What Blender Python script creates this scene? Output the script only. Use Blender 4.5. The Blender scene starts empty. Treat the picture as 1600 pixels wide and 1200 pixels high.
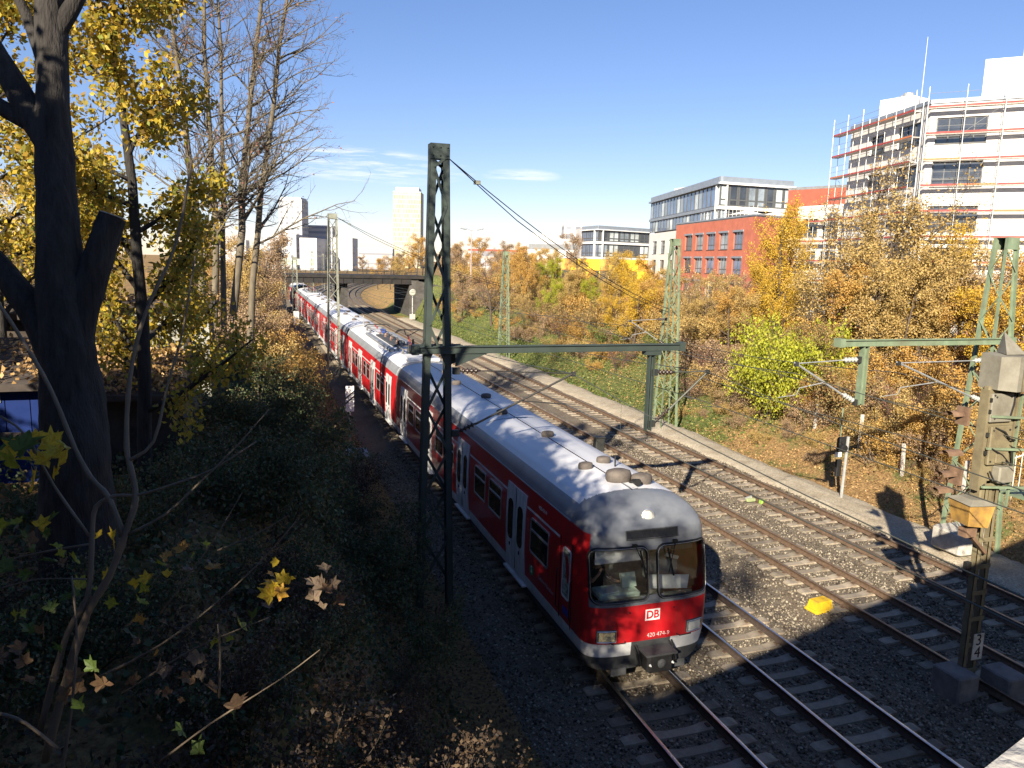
import bpy, bmesh, math, random
import numpy as np
from mathutils import Vector, Matrix, Euler

# ------------------------------------------------------------------ camera, sky, sun, exposure
scene = bpy.context.scene
COL = scene.collection
R = math.radians

CAM_H = 9.1
def camera_axes(yaw=18.818, pitch=9.147, roll=1.5):
    a, p, r = R(yaw), R(pitch), R(roll)
    F = Vector((math.sin(a)*math.cos(p), math.cos(a)*math.cos(p), -math.sin(p)))
    Rt = Vector((math.cos(a), -math.sin(a), 0)); U = Rt.cross(F)
    return F, Rt*math.cos(r)+U*math.sin(r), U*math.cos(r)-Rt*math.sin(r)
F_, R_, U_ = camera_axes()
cam = bpy.data.cameras.new('camera'); cam_o = bpy.data.objects.new('camera', cam); COL.objects.link(cam_o)
cam.sensor_fit = 'HORIZONTAL'; cam.sensor_width = 36; cam.lens = 27
cam.clip_start = 0.05; cam.clip_end = 6000
m3 = Matrix((R_, U_, -F_)).transposed()
cam_o.matrix_world = Matrix.Translation((0, 0, CAM_H)) @ m3.to_4x4()
scene.camera = cam_o

SUN_AZ = 38.5      # the light travels this many degrees to the right of +Y
SUN_EL = 25.8
LDIR = Vector((math.sin(R(SUN_AZ))*math.cos(R(SUN_EL)), math.cos(R(SUN_AZ))*math.cos(R(SUN_EL)), -math.sin(R(SUN_EL))))
sun = bpy.data.lights.new('sun', 'SUN'); sun_o = bpy.data.objects.new('sun', sun); COL.objects.link(sun_o)
sun.energy = 5.0; sun.angle = R(0.53); sun.color = (1.0, 0.88, 0.70)
sun_o.rotation_euler = LDIR.to_track_quat('-Z', 'Y').to_euler()

world = bpy.data.worlds.new('World'); scene.world = world; world.use_nodes = True
wn, wl = world.node_tree.nodes, world.node_tree.links
bg = wn['Background']; bg.inputs['Strength'].default_value = 0.06
sky = wn.new('ShaderNodeTexSky'); sky.sky_type = 'NISHITA'; sky.sun_disc = False
sky.sun_elevation = R(SUN_EL); sky.sun_rotation = R(180 + SUN_AZ)
sky.altitude = 500; sky.air_density = 1.0; sky.dust_density = 0.0; sky.ozone_density = 2.5
def wmath(op, a, b=None):
    n = wn.new('ShaderNodeMath'); n.operation = op
    for i, v in enumerate((a, b)):
        if v is None: continue
        if isinstance(v, (int, float)): n.inputs[i].default_value = v
        else: wl.new(v, n.inputs[i])
    return n.outputs[0]
# a few thin wisps of cloud low over the city
wtc = wn.new('ShaderNodeTexCoord')
wmap = wn.new('ShaderNodeMapping'); wmap.inputs['Scale'].default_value = (9, 9, 95)
wl.new(wtc.outputs['Generated'], wmap.inputs['Vector'])
wno = wn.new('ShaderNodeTexNoise'); wno.inputs['Scale'].default_value = 1.0; wno.inputs['Detail'].default_value = 7; wno.inputs['Roughness'].default_value = 0.62
wl.new(wmap.outputs[0], wno.inputs['Vector'])
def cloud_bank(d, wide, flat):
    d = Vector(d).normalized(); side = Vector((d.y, -d.x, 0)).normalized(); up = side.cross(d)
    def dot(v):
        n = wn.new('ShaderNodeVectorMath'); n.operation = 'DOT_PRODUCT'; wl.new(wtc.outputs['Generated'], n.inputs[0]); n.inputs[1].default_value = v
        return n.outputs['Value']
    a = wmath('DIVIDE', dot(side), wide); b = wmath('DIVIDE', dot(up), flat)
    r2 = wmath('ADD', wmath('MULTIPLY', a, a), wmath('MULTIPLY', b, b))
    m = wmath('MAXIMUM', wmath('SUBTRACT', 1.0, r2), 0.0)
    return wmath('MULTIPLY', m, wmath('GREATER_THAN', dot(d), 0.0))
def view_dir(px, py): return F_ + R_*((px-800)/1200) - U_*((py-600)/1200)
banks = wmath('ADD', cloud_bank(view_dir(585, 262), .13, .022), cloud_bank(view_dir(815, 275), .052, .010))
banks = wmath('ADD', banks, wmath('MULTIPLY', cloud_bank(view_dir(540, 240), .10, .012), .7))
cm = wmath('MULTIPLY', wmath('MAXIMUM', wmath('SUBTRACT', wno.outputs['Fac'], 0.45), 0.0), 5.0)
cm = wmath('MINIMUM', wmath('MULTIPLY', cm, banks), 0.55)
hs = wn.new('ShaderNodeHueSaturation'); hs.inputs['Saturation'].default_value = 1.16; wl.new(sky.outputs[0], hs.inputs['Color'])
wmix = wn.new('ShaderNodeMix'); wmix.data_type = 'RGBA'
wl.new(cm, wmix.inputs['Factor']); wt = wn.new('ShaderNodeMix'); wt.data_type = 'RGBA'; wt.blend_type = 'MULTIPLY'; wt.inputs['Factor'].default_value = 1; wg = wn.new('ShaderNodeGamma'); wg.inputs['Gamma'].default_value = .86; wl.new(hs.outputs[0], wg.inputs['Color']); wl.new(wg.outputs[0], wt.inputs['A']); wt.inputs['B'].default_value = (1.04, .955, 1.14, 1); wl.new(wt.outputs['Result'], wmix.inputs['A']); wmix.inputs['B'].default_value = (7.2, 7.3, 7.4, 1)
wl.new(wmix.outputs['Result'], bg.inputs['Color'])

vs = scene.view_settings
vs.view_transform = 'Standard'; vs.look = 'None'; vs.gamma = 1.0; vs.use_curve_mapping = False
vs.exposure = 1.45
scene.cycles.max_bounces = 6; scene.cycles.diffuse_bounces = 2; scene.cycles.glossy_bounces = 2
scene.cycles.transmission_bounces = 3; scene.cycles.transparent_max_bounces = 8
scene.cycles.use_denoising = True
scene.cycles.sample_clamp_indirect = 6

# ------------------------------------------------------------------ helpers
rng = np.random.default_rng(7)
random.seed(7)

def setp(o, label=None, cat=None, group=None, kind=None):
    for k, v in (('label', label), ('category', cat), ('group', group), ('kind', kind)):
        if v: o[k] = v
    return o
def thing(name, label, cat, loc=(0, 0, 0), rz=0.0, group=None):
    o = bpy.data.objects.new(name, None); COL.objects.link(o)
    o.location = loc; o.rotation_euler = (0, 0, rz); o.empty_display_size = .2
    return setp(o, label, cat, group)
def link(name, data, parent=None, loc=None, rot=None, scale=None):
    o = bpy.data.objects.new(name, data); COL.objects.link(o)
    if parent is not None: o.parent = parent
    if loc is not None: o.location = loc
    if rot is not None: o.rotation_euler = rot
    if scale is not None: o.scale = scale
    return o

class MB:
    """collects polygons; .obj() links them as one mesh object"""
    def __init__(s): s.v = []; s.f = []; s.m = []
    def add(s, verts, faces, m=0):
        b = len(s.v); s.v.extend([tuple(p) for p in verts])
        s.f.extend([tuple(b+i for i in f) for f in faces]); s.m.extend([m]*len(faces)); return s
    def box(s, c, d, m=0, rot=None):
        x, y, z = d[0]/2, d[1]/2, d[2]/2
        vs_ = [Vector((a, b, e)) for e in (-z, z) for b in (-y, y) for a in (-x, x)]
        if rot is not None: vs_ = [rot @ q for q in vs_]
        vs_ = [q + Vector(c) for q in vs_]
        return s.add(vs_, [(0, 2, 3, 1), (4, 5, 7, 6), (0, 1, 5, 4), (2, 6, 7, 3), (0, 4, 6, 2), (1, 3, 7, 5)], m)
    def lohi(s, a, b, m=0):
        return s.box([(a[i]+b[i])/2 for i in range(3)], [abs(b[i]-a[i]) for i in range(3)], m)
    def cbox(s, c, d, ch, m=0, rot=None):   # box with chamfered edges round z
        x, y, z = d[0]/2, d[1]/2, d[2]/2
        ring = [(x-ch, -y), (x, -y+ch), (x, y-ch), (x-ch, y), (-x+ch, y), (-x, y-ch), (-x, -y+ch), (-x+ch, -y)]
        k = max(0.0, 1-ch*.8/max(x, 1e-6)), max(0.0, 1-ch*.8/max(y, 1e-6))
        lv = [(-z, k), (-z+ch*.7, (1, 1)), (z-ch*.7, (1, 1)), (z, k)]
        vs_ = [Vector((p[0]*q[0], p[1]*q[1], h)) for h, q in lv for p in ring]
        if rot is not None: vs_ = [rot @ q for q in vs_]
        vs_ = [q + Vector(c) for q in vs_]
        fs = [tuple(range(7, -1, -1)), tuple(range(24, 32))]
        for l in range(3):
            for i in range(8): fs.append((l*8+i, l*8+(i+1) % 8, l*8+8+(i+1) % 8, l*8+8+i))
        return s.add(vs_, fs, m)
    def bar(s, a, b, w, h, m=0, up=(0, 0, 1)):
        a, b = Vector(a), Vector(b); d = b-a; L = d.length
        if L < 1e-6: return s
        z = d/L; u = Vector(up)
        if abs(z.dot(u)) > .98: u = Vector((0, 1, 0))
        x = u.cross(z).normalized(); y = z.cross(x)
        return s.box((a+b)/2, (w, h, L), m, Matrix((x, y, z)).transposed())
    def tube(s, pts, r, n=6, m=0, cap=True):
        pts = [Vector(p) for p in pts]; k = len(pts)
        rs = r if hasattr(r, '__len__') else [r]*k
        vs_ = []; prev = None
        for i, p in enumerate(pts):
            t = (pts[min(i+1, k-1)]-pts[max(i-1, 0)])
            t = t.normalized() if t.length > 1e-9 else Vector((0, 0, 1))
            if prev is None:
                u = Vector((0, 0, 1)) if abs(t.z) < .9 else Vector((1, 0, 0))
                x = u.cross(t).normalized()
            else:
                x = prev - t*prev.dot(t); x = x.normalized() if x.length > 1e-6 else Vector((1, 0, 0))
            prev = x; y = t.cross(x)
            for j in range(n):
                a = 2*math.pi*j/n; vs_.append(p + x*(math.cos(a)*rs[i]) + y*(math.sin(a)*rs[i]))
        fs = [(i*n+j, i*n+(j+1) % n, (i+1)*n+(j+1) % n, (i+1)*n+j) for i in range(k-1) for j in range(n)]
        if cap: fs += [tuple(range(n-1, -1, -1)), tuple(range((k-1)*n, k*n))]
        return s.add(vs_, fs, m)
    def lathe(s, prof, n=12, c=(0, 0, 0), axis=(0, 0, 1), m=0):
        ax = Vector(axis).normalized(); u = Vector((1, 0, 0)) if abs(ax.x) < .9 else Vector((0, 1, 0))
        x = u.cross(ax).normalized(); y = ax.cross(x); c = Vector(c)
        vs_ = [c + ax*h + (x*math.cos(2*math.pi*j/n)+y*math.sin(2*math.pi*j/n))*max(r, 1e-4) for r, h in prof for j in range(n)]
        k = len(prof)
        fs = [(i*n+j, i*n+(j+1) % n, (i+1)*n+(j+1) % n, (i+1)*n+j) for i in range(k-1) for j in range(n)]
        fs += [tuple(range(n-1, -1, -1)), tuple(range((k-1)*n, k*n))]
        return s.add(vs_, fs, m)
    def prism(s, poly, a, b, m=0):          # poly: list of (x,y) pairs placed by functions a and b -> 3d ends
        n = len(poly)
        vs_ = [a(*p) for p in poly] + [b(*p) for p in poly]
        fs = [tuple(range(n-1, -1, -1)), tuple(range(n, 2*n))] + [(i, (i+1) % n, n+(i+1) % n, n+i) for i in range(n)]
        return s.add(vs_, fs, m)
    def mesh(s, name, mats, smooth=False):
        me = bpy.data.meshes.new(name); me.from_pydata(s.v, [], s.f)
        for q in (mats if isinstance(mats, (list, tuple)) else [mats]): me.materials.append(q)
        if max(s.m, default=0): me.polygons.foreach_set('material_index', s.m)
        if smooth: me.polygons.foreach_set('use_smooth', [True]*len(me.polygons))
        me.update(); return me
    def obj(s, name, mats, parent=None, smooth=False, loc=None, rot=None):
        return link(name, s.mesh(name, mats, smooth), parent, loc, rot)

def np_mesh(name, V, Fq, mats, smooth=False, midx=None):
    """fast mesh from an (n,3) array and an (m,k) index array"""
    me = bpy.data.meshes.new(name); V = np.asarray(V, np.float32); Fq = np.asarray(Fq, np.int32)
    k = Fq.shape[1]; me.vertices.add(len(V)); me.vertices.foreach_set('co', V.ravel())
    me.loops.add(Fq.size); me.loops.foreach_set('vertex_index', Fq.ravel())
    me.polygons.add(len(Fq)); me.polygons.foreach_set('loop_start', np.arange(0, Fq.size, k, dtype=np.int32))
    for q in (mats if isinstance(mats, (list, tuple)) else [mats]): me.materials.append(q)
    if midx is not None: me.polygons.foreach_set('material_index', np.asarray(midx, np.int32))
    if smooth: me.polygons.foreach_set('use_smooth', np.ones(len(Fq), bool))
    me.update(calc_edges=True); me.validate(); return me

# ------------------------------------------------------------------ materials
MATS = {}
def mat(name, col, rough=.7, metal=0.0, var=.12, scale=6.0, bump=0.0, bscale=40.0, spec=.4, col2=None, dirt=None, dscale=1.2, stretch=None, coat=0.0):
    """principled material: base colour varied by noise, optional second colour in patches, optional bump"""
    if name in MATS: return MATS[name]
    m = bpy.data.materials.new(name); m.use_nodes = True; MATS[name] = m
    nt = m.node_tree; N, L = nt.nodes, nt.links; b = N['Principled BSDF']
    b.inputs['Roughness'].default_value = rough; b.inputs['Metallic'].default_value = metal
    b.inputs['Specular IOR Level'].default_value = spec; b.inputs['Coat Weight'].default_value = coat
    tc = N.new('ShaderNodeTexCoord'); src = tc.outputs['Object']
    if stretch:
        mp = N.new('ShaderNodeMapping'); mp.inputs['Scale'].default_value = stretch; L.new(src, mp.inputs[0]); src = mp.outputs[0]
    no = N.new('ShaderNodeTexNoise'); no.inputs['Scale'].default_value = scale; no.inputs['Detail'].default_value = 6; no.inputs['Roughness'].default_value = .65
    L.new(src, no.inputs['Vector'])
    cr = N.new('ShaderNodeValToRGB'); cr.color_ramp.elements[0].position = .3; cr.color_ramp.elements[1].position = .72
    lo = [max(0, c*(1-var*1.6)) for c in col]; hi = [min(1, c*(1+var*1.3)) for c in col]
    if col2: lo = list(col2)
    cr.color_ramp.elements[0].color = (*lo, 1); cr.color_ramp.elements[1].color = (*hi, 1)
    L.new(no.outputs['Fac'], cr.inputs[0]); out = cr.outputs[0]
    if dirt:
        n2 = N.new('ShaderNodeTexNoise'); n2.inputs['Scale'].default_value = dscale; n2.inputs['Detail'].default_value = 8; n2.inputs['Roughness'].default_value = .7
        L.new(src, n2.inputs['Vector'])
        c2 = N.new('ShaderNodeValToRGB'); c2.color_ramp.elements[0].position = .45; c2.color_ramp.elements[1].position = .72
        c2.color_ramp.elements[0].color = (0, 0, 0, 1); c2.color_ramp.elements[1].color = (dirt[3],)*3+(1,)
        L.new(n2.outputs['Fac'], c2.inputs[0])
        mx = N.new('ShaderNodeMix'); mx.data_type = 'RGBA'; L.new(c2.outputs[0], mx.inputs['Factor']); L.new(out, mx.inputs['A']); mx.inputs['B'].default_value = (*dirt[:3], 1); out = mx.outputs['Result']
    L.new(out, b.inputs['Base Color'])
    if bump:
        n3 = N.new('ShaderNodeTexNoise'); n3.inputs['Scale'].default_value = bscale; n3.inputs['Detail'].default_value = 4; L.new(src, n3.inputs['Vector'])
        bp = N.new('ShaderNodeBump'); bp.inputs['Strength'].default_value = bump; bp.inputs['Distance'].default_value = .03
        L.new(n3.outputs['Fac'], bp.inputs['Height']); L.new(bp.outputs[0], b.inputs['Normal'])
    return m
def leaf_mat(name, cols, trans=.35, rough=.55):
    """leaves: each leaf takes its own colour from the ramp, some light passes through"""
    if name in MATS: return MATS[name]
    m = bpy.data.materials.new(name); m.use_nodes = True; MATS[name] = m
    nt = m.node_tree; N, L = nt.nodes, nt.links; b = N['Principled BSDF']; o = N['Material Output']
    g = N.new('ShaderNodeNewGeometry'); cr = N.new('ShaderNodeValToRGB'); el = cr.color_ramp.elements
    while len(el) < len(cols): el.new(.5)
    for i, c in enumerate(cols): el[i].position = i/(len(cols)-1); el[i].color = (*c, 1)
    L.new(g.outputs['Random Per Island'], cr.inputs[0]); L.new(cr.outputs[0], b.inputs['Base Color'])
    b.inputs['Roughness'].default_value = rough; b.inputs['Specular IOR Level'].default_value = .3
    t = N.new('ShaderNodeBsdfTranslucent'); L.new(cr.outputs[0], t.inputs['Color'])
    mx = N.new('ShaderNodeMixShader'); mx.inputs[0].default_value = trans
    L.new(b.outputs[0], mx.inputs[1]); L.new(t.outputs[0], mx.inputs[2]); L.new(mx.outputs[0], o.inputs['Surface'])
    return m
def glass_mat(name, tint=(.55, .6, .62), gloss=.12, see=.75):
    if name in MATS: return MATS[name]
    m = bpy.data.materials.new(name); m.use_nodes = True; MATS[name] = m
    nt = m.node_tree; N, L = nt.nodes, nt.links; o = N['Material Output']
    t = N.new('ShaderNodeBsdfTransparent'); t.inputs[0].default_value = (*[c*see+.0 for c in tint], 1)
    g = N.new('ShaderNodeBsdfGlossy'); g.inputs['Roughness'].default_value = .04; g.inputs[0].default_value = (.9, .9, .9, 1)
    fr = N.new('ShaderNodeFresnel'); fr.inputs[0].default_value = 1.5
    a = N.new('ShaderNodeMath'); a.operation = 'MULTIPLY_ADD'; L.new(fr.outputs[0], a.inputs[0]); a.inputs[1].default_value = .9; a.inputs[2].default_value = gloss*.3
    mx = N.new('ShaderNodeMixShader'); L.new(a.outputs[0], mx.inputs[0]); L.new(t.outputs[0], mx.inputs[1]); L.new(g.outputs[0], mx.inputs[2]); L.new(mx.outputs[0], o.inputs['Surface'])
    return m

def curve_x(y):
    """sideways shift of the railway beyond the far bridge, where it bends to the right"""
    return np.maximum(0, np.asarray(y, float)-135)**2/912.0
def smooth(t):
    t = np.clip(t, 0, 1); return t*t*(3-2*t)
TRACKS = (8.0, 11.55, 16.2, 19.75)
BN = (-0.29, 0.957); BD = (0.957, 0.29)     # the near bridge: unit normal (ahead) and direction
def ground_z(x, y):
    x = np.asarray(x, float); y = np.asarray(y, float); xx = x-curve_x(y)
    hl = 4.9 - 2.4*smooth((y-150)/80); hr = 3.0 + 3.0*smooth((y-62)/55) - 3.2*smooth((y-140)/60)
    left = -.55 + (hl+.55)*smooth((4.4-xx)/5.4); right = -.5 + (hr+.5)*smooth((xx-22.9)/8.5)
    z = np.where(xx < 12, left, right)
    d = BN[0]*x+BN[1]*y                      # distance ahead of the near bridge's edge
    ramp = 7.3 - np.maximum(0, np.abs(d+4.5)-6.0)/1.35
    k = np.where(xx < 12, smooth((3.4-xx)/3.0), smooth((xx-27)/4))
    z = np.maximum(z, np.where(k > 0, z*(1-k)+ramp*k, z))
    d2 = np.abs(y-128)                        # road ramps of the far bridge
    ramp2 = 6.2-np.maximum(0, d2-6.2)/1.4
    k2 = np.where(xx < 12, smooth((4.0-xx)/3.0), smooth((xx-24.5)/4))
    z = np.maximum(z, z*(1-k2)+ramp2*k2)
    z = z + .10*np.sin(x*.9+y*.37)*np.cos(y*.61-x*.2)*smooth(np.maximum((3-xx), (xx-24))/3)
    return z
# ------------------------------------------------------------------ colours used all over
M_BALLAST = mat('ballast', (.15, .125, .092), .95, var=.55, scale=38, bump=1.0, bscale=26, dirt=(.075, .048, .03, .8), dscale=.9)
M_STONE = leaf_mat('ballast_stone', [(.025, .02, .016), (.09, .075, .056), (.15, .125, .095), (.21, .18, .135), (.34, .30, .235)], 0.0, .9)
M_PATH = mat('path_gravel', (.40, .35, .265), .95, var=.35, scale=16, bump=1.0, bscale=34, dirt=(.22, .17, .11, .75), dscale=1.1)
M_CONC = mat('concrete', (.42, .40, .36), .9, var=.2, scale=5, bump=.3, bscale=30, dirt=(.20, .18, .15, .7), dscale=2.2)
M_SLEEPER = mat('sleeper_concrete', (.33, .285, .22), .9, var=.22, scale=4, bump=.35, bscale=40, dirt=(.22, .16, .11, .75), dscale=2.5)
M_RUST = mat('rail_rust', (.11, .072, .047), .8, metal=.1, var=.3, scale=12, bump=.2, bscale=50)
M_STEEL = mat('rail_polished', (.78, .78, .80), .33, metal=1.0, var=.1, scale=14)
M_RUSTDK = mat('rail_side_dark', (.045, .032, .026), .8, var=.3, scale=12)
M_RAILTOP = mat('rail_worn_top', (.30, .22, .16), .42, metal=.7, var=.25, scale=9)
M_DARKSTEEL = mat('dark_steel', (.035, .037, .036), .6, metal=.3, var=.3, scale=4, bump=.1)
M_BRIDGE = mat('bridge_girder', (.016, .015, .015), .75, var=.35, scale=1.5, dirt=(.035, .027, .02, .6), dscale=.8)
M_ABUT = mat('abutment_stone', (.06, .056, .052), .95, var=.3, scale=1.2, bump=.4, bscale=8, dirt=(.04, .036, .032, .8), dscale=.5)
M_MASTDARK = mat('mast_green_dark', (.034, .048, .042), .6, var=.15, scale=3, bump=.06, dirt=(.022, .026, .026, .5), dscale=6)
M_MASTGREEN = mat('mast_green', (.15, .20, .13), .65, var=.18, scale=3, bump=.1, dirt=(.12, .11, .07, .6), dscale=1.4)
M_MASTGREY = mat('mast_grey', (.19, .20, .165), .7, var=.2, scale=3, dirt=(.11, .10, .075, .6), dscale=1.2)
M_WIRE = mat('wire', (.10, .105, .09), .5, metal=.5, var=.1)
M_WIREDARK = mat('wire_dark', (.035, .034, .032), .6, metal=.3, var=.1)
M_INSUL = mat('insulator_brown', (.035, .024, .02), .3, var=.2, scale=8)
M_INSULG = mat('insulator_grey', (.30, .31, .29), .35, var=.1, scale=8)
M_GALV = mat('galvanised', (.48, .49, .48), .45, metal=.6, var=.15, scale=7)
M_BLACK = mat('black_rubber', (.012, .012, .013), .6, var=.1)
M_WHITE = mat('white_paint', (.78, .78, .77), .55, var=.06, scale=3, dirt=(.5, .47, .42, .5), dscale=2)
M_YELLOW = mat('yellow_plastic', (.56, .36, .015), .5, var=.12, scale=5, dirt=(.26, .17, .04, .7), dscale=4)

# ------------------------------------------------------------------ terrain
def nonuni(*segs):
    out = []
    for a, b, s in segs: out.extend(np.arange(a, b, s))
    out.append(segs[-1][1]); return np.array(out)
def make_terrain():
    xs = nonuni((-700, -100, 60), (-100, -30, 8), (-30, 62, .75), (62, 130, 6), (130, 1300, 65))
    ys = nonuni((-60, -20, 5), (-20, 60, .75), (60, 150, 1.5), (150, 320, 6), (320, 1800, 80))
    Xg, Yg = np.meshgrid(xs, ys); Z = ground_z(Xg, Yg)
    far = smooth((Yg-260)/200); Z = Z*(1-far)+1.0*far
    nx, ny = len(xs), len(ys)
    V = np.stack([Xg.ravel(), Yg.ravel(), Z.ravel()], 1)
    i = np.arange((nx-1)*(ny-1)); r, c_ = i//(nx-1), i % (nx-1); a = r*nx+c_
    Fq = np.stack([a, a+1, a+nx+1, a+nx], 1)
    m = bpy.data.materials.new('bank_soil_and_grass'); m.use_nodes = True
    N, L = m.node_tree.nodes, m.node_tree.links; b = N['Principled BSDF']; b.inputs['Roughness'].default_value = .95
    b.inputs['Specular IOR Level'].default_value = .15
    tc = N.new('ShaderNodeTexCoord')
    def noise(sc, det=6):
        n = N.new('ShaderNodeTexNoise'); n.inputs['Scale'].default_value = sc; n.inputs['Detail'].default_value = det; n.inputs['Roughness'].default_value = .7
        L.new(tc.outputs['Object'], n.inputs[0]); return n.outputs['Fac']
    def ramp(fac, cols):
        cr = N.new('ShaderNodeValToRGB'); el = cr.color_ramp.elements
        while len(el) < len(cols): el.new(.5)
        for e, (p, q) in zip(el, cols): e.position = p; e.color = (*q, 1)
        L.new(fac, cr.inputs[0]); return cr.outputs[0]
    litter = ramp(noise(9), [(.30, (.08, .052, .027)), (.45, (.20, .125, .058)), (.56, (.32, .205, .09)), (.72, (.40, .285, .125))])
    grass = ramp(noise(6), [(.32, (.04, .05, .018)), (.5, (.095, .115, .035)), (.62, (.17, .17, .06)), (.75, (.27, .22, .09))])
    at = N.new('ShaderNodeAttribute'); at.attribute_name = 'grass'
    ad = N.new('ShaderNodeMath'); ad.operation = 'MULTIPLY_ADD'; L.new(noise(.55, 8), ad.inputs[0]); ad.inputs[1].default_value = 1.6; L.new(at.outputs['Fac'], ad.inputs[2])
    rp = ramp(ad.outputs[0], [(.0, (0, 0, 0)), (.98, (0, 0, 0)), (1.0, (1, 1, 1))]); 
    sb = N.new('ShaderNodeMath'); sb.operation = 'SUBTRACT'; L.new(ad.outputs[0], sb.inputs[0]); sb.inputs[1].default_value = .95
    cl = N.new('ShaderNodeMath'); cl.operation = 'MULTIPLY'; cl.use_clamp = True; L.new(sb.outputs[0], cl.inputs[0]); cl.inputs[1].default_value = 5
    mx = N.new('ShaderNodeMix'); mx.data_type = 'RGBA'; L.new(cl.outputs[0], mx.inputs['Factor']); L.new(litter, mx.inputs['A']); L.new(grass, mx.inputs['B'])
    L.new(mx.outputs['Result'], b.inputs['Base Color'])
    bp = N.new('ShaderNodeBump'); bp.inputs['Strength'].default_value = 1; bp.inputs['Distance'].default_value = .08; L.new(noise(14), bp.inputs['Height']); L.new(bp.outputs[0], b.inputs['Normal'])
    me = np_mesh('terrain', V, Fq, m, True)
    xx = Xg-curve_x(Yg)
    g = .55*smooth((xx-22.5)/2)*smooth((31-xx)/5)*smooth((Yg-30)/14)*smooth((150-Yg)/20) + .14
    g = np.where(xx < 12, .12, g)
    at_ = me.attributes.new('grass', 'FLOAT', 'POINT'); at_.data.foreach_set('value', g.ravel().astype(np.float32))
    o = link('terrain', me); setp(o, kind='structure', label='leaf strewn railway banks and ground')
make_terrain()

def ribbon(name, prof, ys, mats, smooth_=False, midx=None, kind='structure', parent=None, follow=True):
    """sweep an open (x,z) profile along the railway"""
    k = len(prof); cx = curve_x(ys) if follow else np.zeros(len(ys))
    V = np.array([(p[0]+cx[i], ys[i], p[1]) for i in range(len(ys)) for p in prof])
    n = len(ys)
    F = [(i*k+j, i*k+j+1, (i+1)*k+j+1, (i+1)*k+j) for i in range(n-1) for j in range(k-1)]
    mi = [midx[j] for i in range(n-1) for j in range(k-1)] if midx else None
    o = link(name, np_mesh(name, V, F, mats, smooth_, mi), parent)
    if kind: o['kind'] = kind
    return o
YS = np.concatenate([np.arange(-25, 140, 1.0), np.arange(140, 330, 4.0)])
def ballast_bed():
    xs = np.concatenate([np.arange(4.2, 22.2, .3)])
    prof = []
    for x in xs:
        d = min(abs(x-t) for t in TRACKS)
        z = -.245 - .16*float(smooth((d-1.45)/.7))
        if x < 5.6: z -= .25*float(smooth((5.8-x)/1.2))
        prof.append((x, z))
    o = ribbon('ballast_bed', prof, YS, M_BALLAST, True); o['label'] = 'grey brown ballast bed under the four tracks'
    yp = np.arange(-25, 119, .25); g = np.random.default_rng(3); w1 = np.convolve(g.normal(size=len(yp)+8), np.ones(9)/9, 'valid')*.42; w2 = np.convolve(g.normal(size=len(yp)+4), np.ones(5)/5, 'valid')*.16
    xs = np.array([21.1, 21.4, 21.9, 22.4, 22.85, 23.25, 23.7]); zs = np.array([-.36, -.19, -.15, -.135, -.14, -.20, -.42])
    V = np.array([(xs[j]+(w1[i] if j > 3 else w2[i] if j < 2 else 0)*(1 if j > 4 or j < 2 else .5), yp[i], zs[j]+g.uniform(-.018, .018)) for i in range(len(yp)) for j in range(7)])
    F = [(i*7+j, i*7+j+1, i*7+8+j, i*7+7+j) for i in range(len(yp)-1) for j in range(6)]
    o = link('gravel_path', np_mesh('gravel_path', V, F, M_PATH, True)); o['kind'] = 'structure'; o['label'] = 'pale gravel walkway along the right bank'
ballast_bed()

# ------------------------------------------------------------------ tracks
def sleeper_mesh():
    b = MB()
    for s in (-1, 1):
        secs = [(s*1.30, .11, .02), (s*1.22, .14, 0), (s*.55, .14, .0), (s*.28, .115, .035), (0, .115, .035)]
        for (xa, wa, da), (xb, wb, db) in zip(secs, secs[1:]):
            V = [(xa, -wa-.02, -.22), (xa, wa+.02, -.22), (xa, wa, -da), (xa, -wa, -da), (xb, -wb-.02, -.22), (xb, wb+.02, -.22), (xb, wb, -db), (xb, -wb, -db)]
            b.add(V, [(3, 2, 6, 7), (0, 3, 7, 4), (1, 5, 6, 2)] + ([(0, 1, 2, 3)] if abs(xa) > 1.29 else []))
        for q in (-.12, .12): b.box((s*.7175+q*1.05+.036*s, 0, .012), (.07, .12, .03), 1)
    return b.mesh('sleeper', [M_SLEEPER, M_RUST])
def vary_by_object(m, lo, hi):
    N, L = m.node_tree.nodes, m.node_tree.links; b = N['Principled BSDF']; src = b.inputs['Base Color'].links[0].from_socket
    oi = N.new('ShaderNodeObjectInfo'); mr = N.new('ShaderNodeMapRange'); mr.inputs['To Min'].default_value = lo; mr.inputs['To Max'].default_value = hi; L.new(oi.outputs['Random'], mr.inputs['Value'])
    mx = N.new('ShaderNodeMix'); mx.data_type = 'RGBA'; mx.blend_type = 'MULTIPLY'; mx.inputs['Factor'].default_value = 1; L.new(src, mx.inputs['A']); L.new(mr.outputs[0], mx.inputs['B']); L.new(mx.outputs['Result'], b.inputs['Base Color'])
vary_by_object(M_SLEEPER, .5, .98)
SLEEPER = sleeper_mesh()
RAILP = [(-.075, 0), (-.075, .012), (-.012, .035), (-.010, .125), (-.036, .14), (-.036, .160), (-.028, .172), (.028, .172), (.036, .160), (.036, .14), (.010, .125), (.012, .035), (.075, .012), (.075, 0)]
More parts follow.
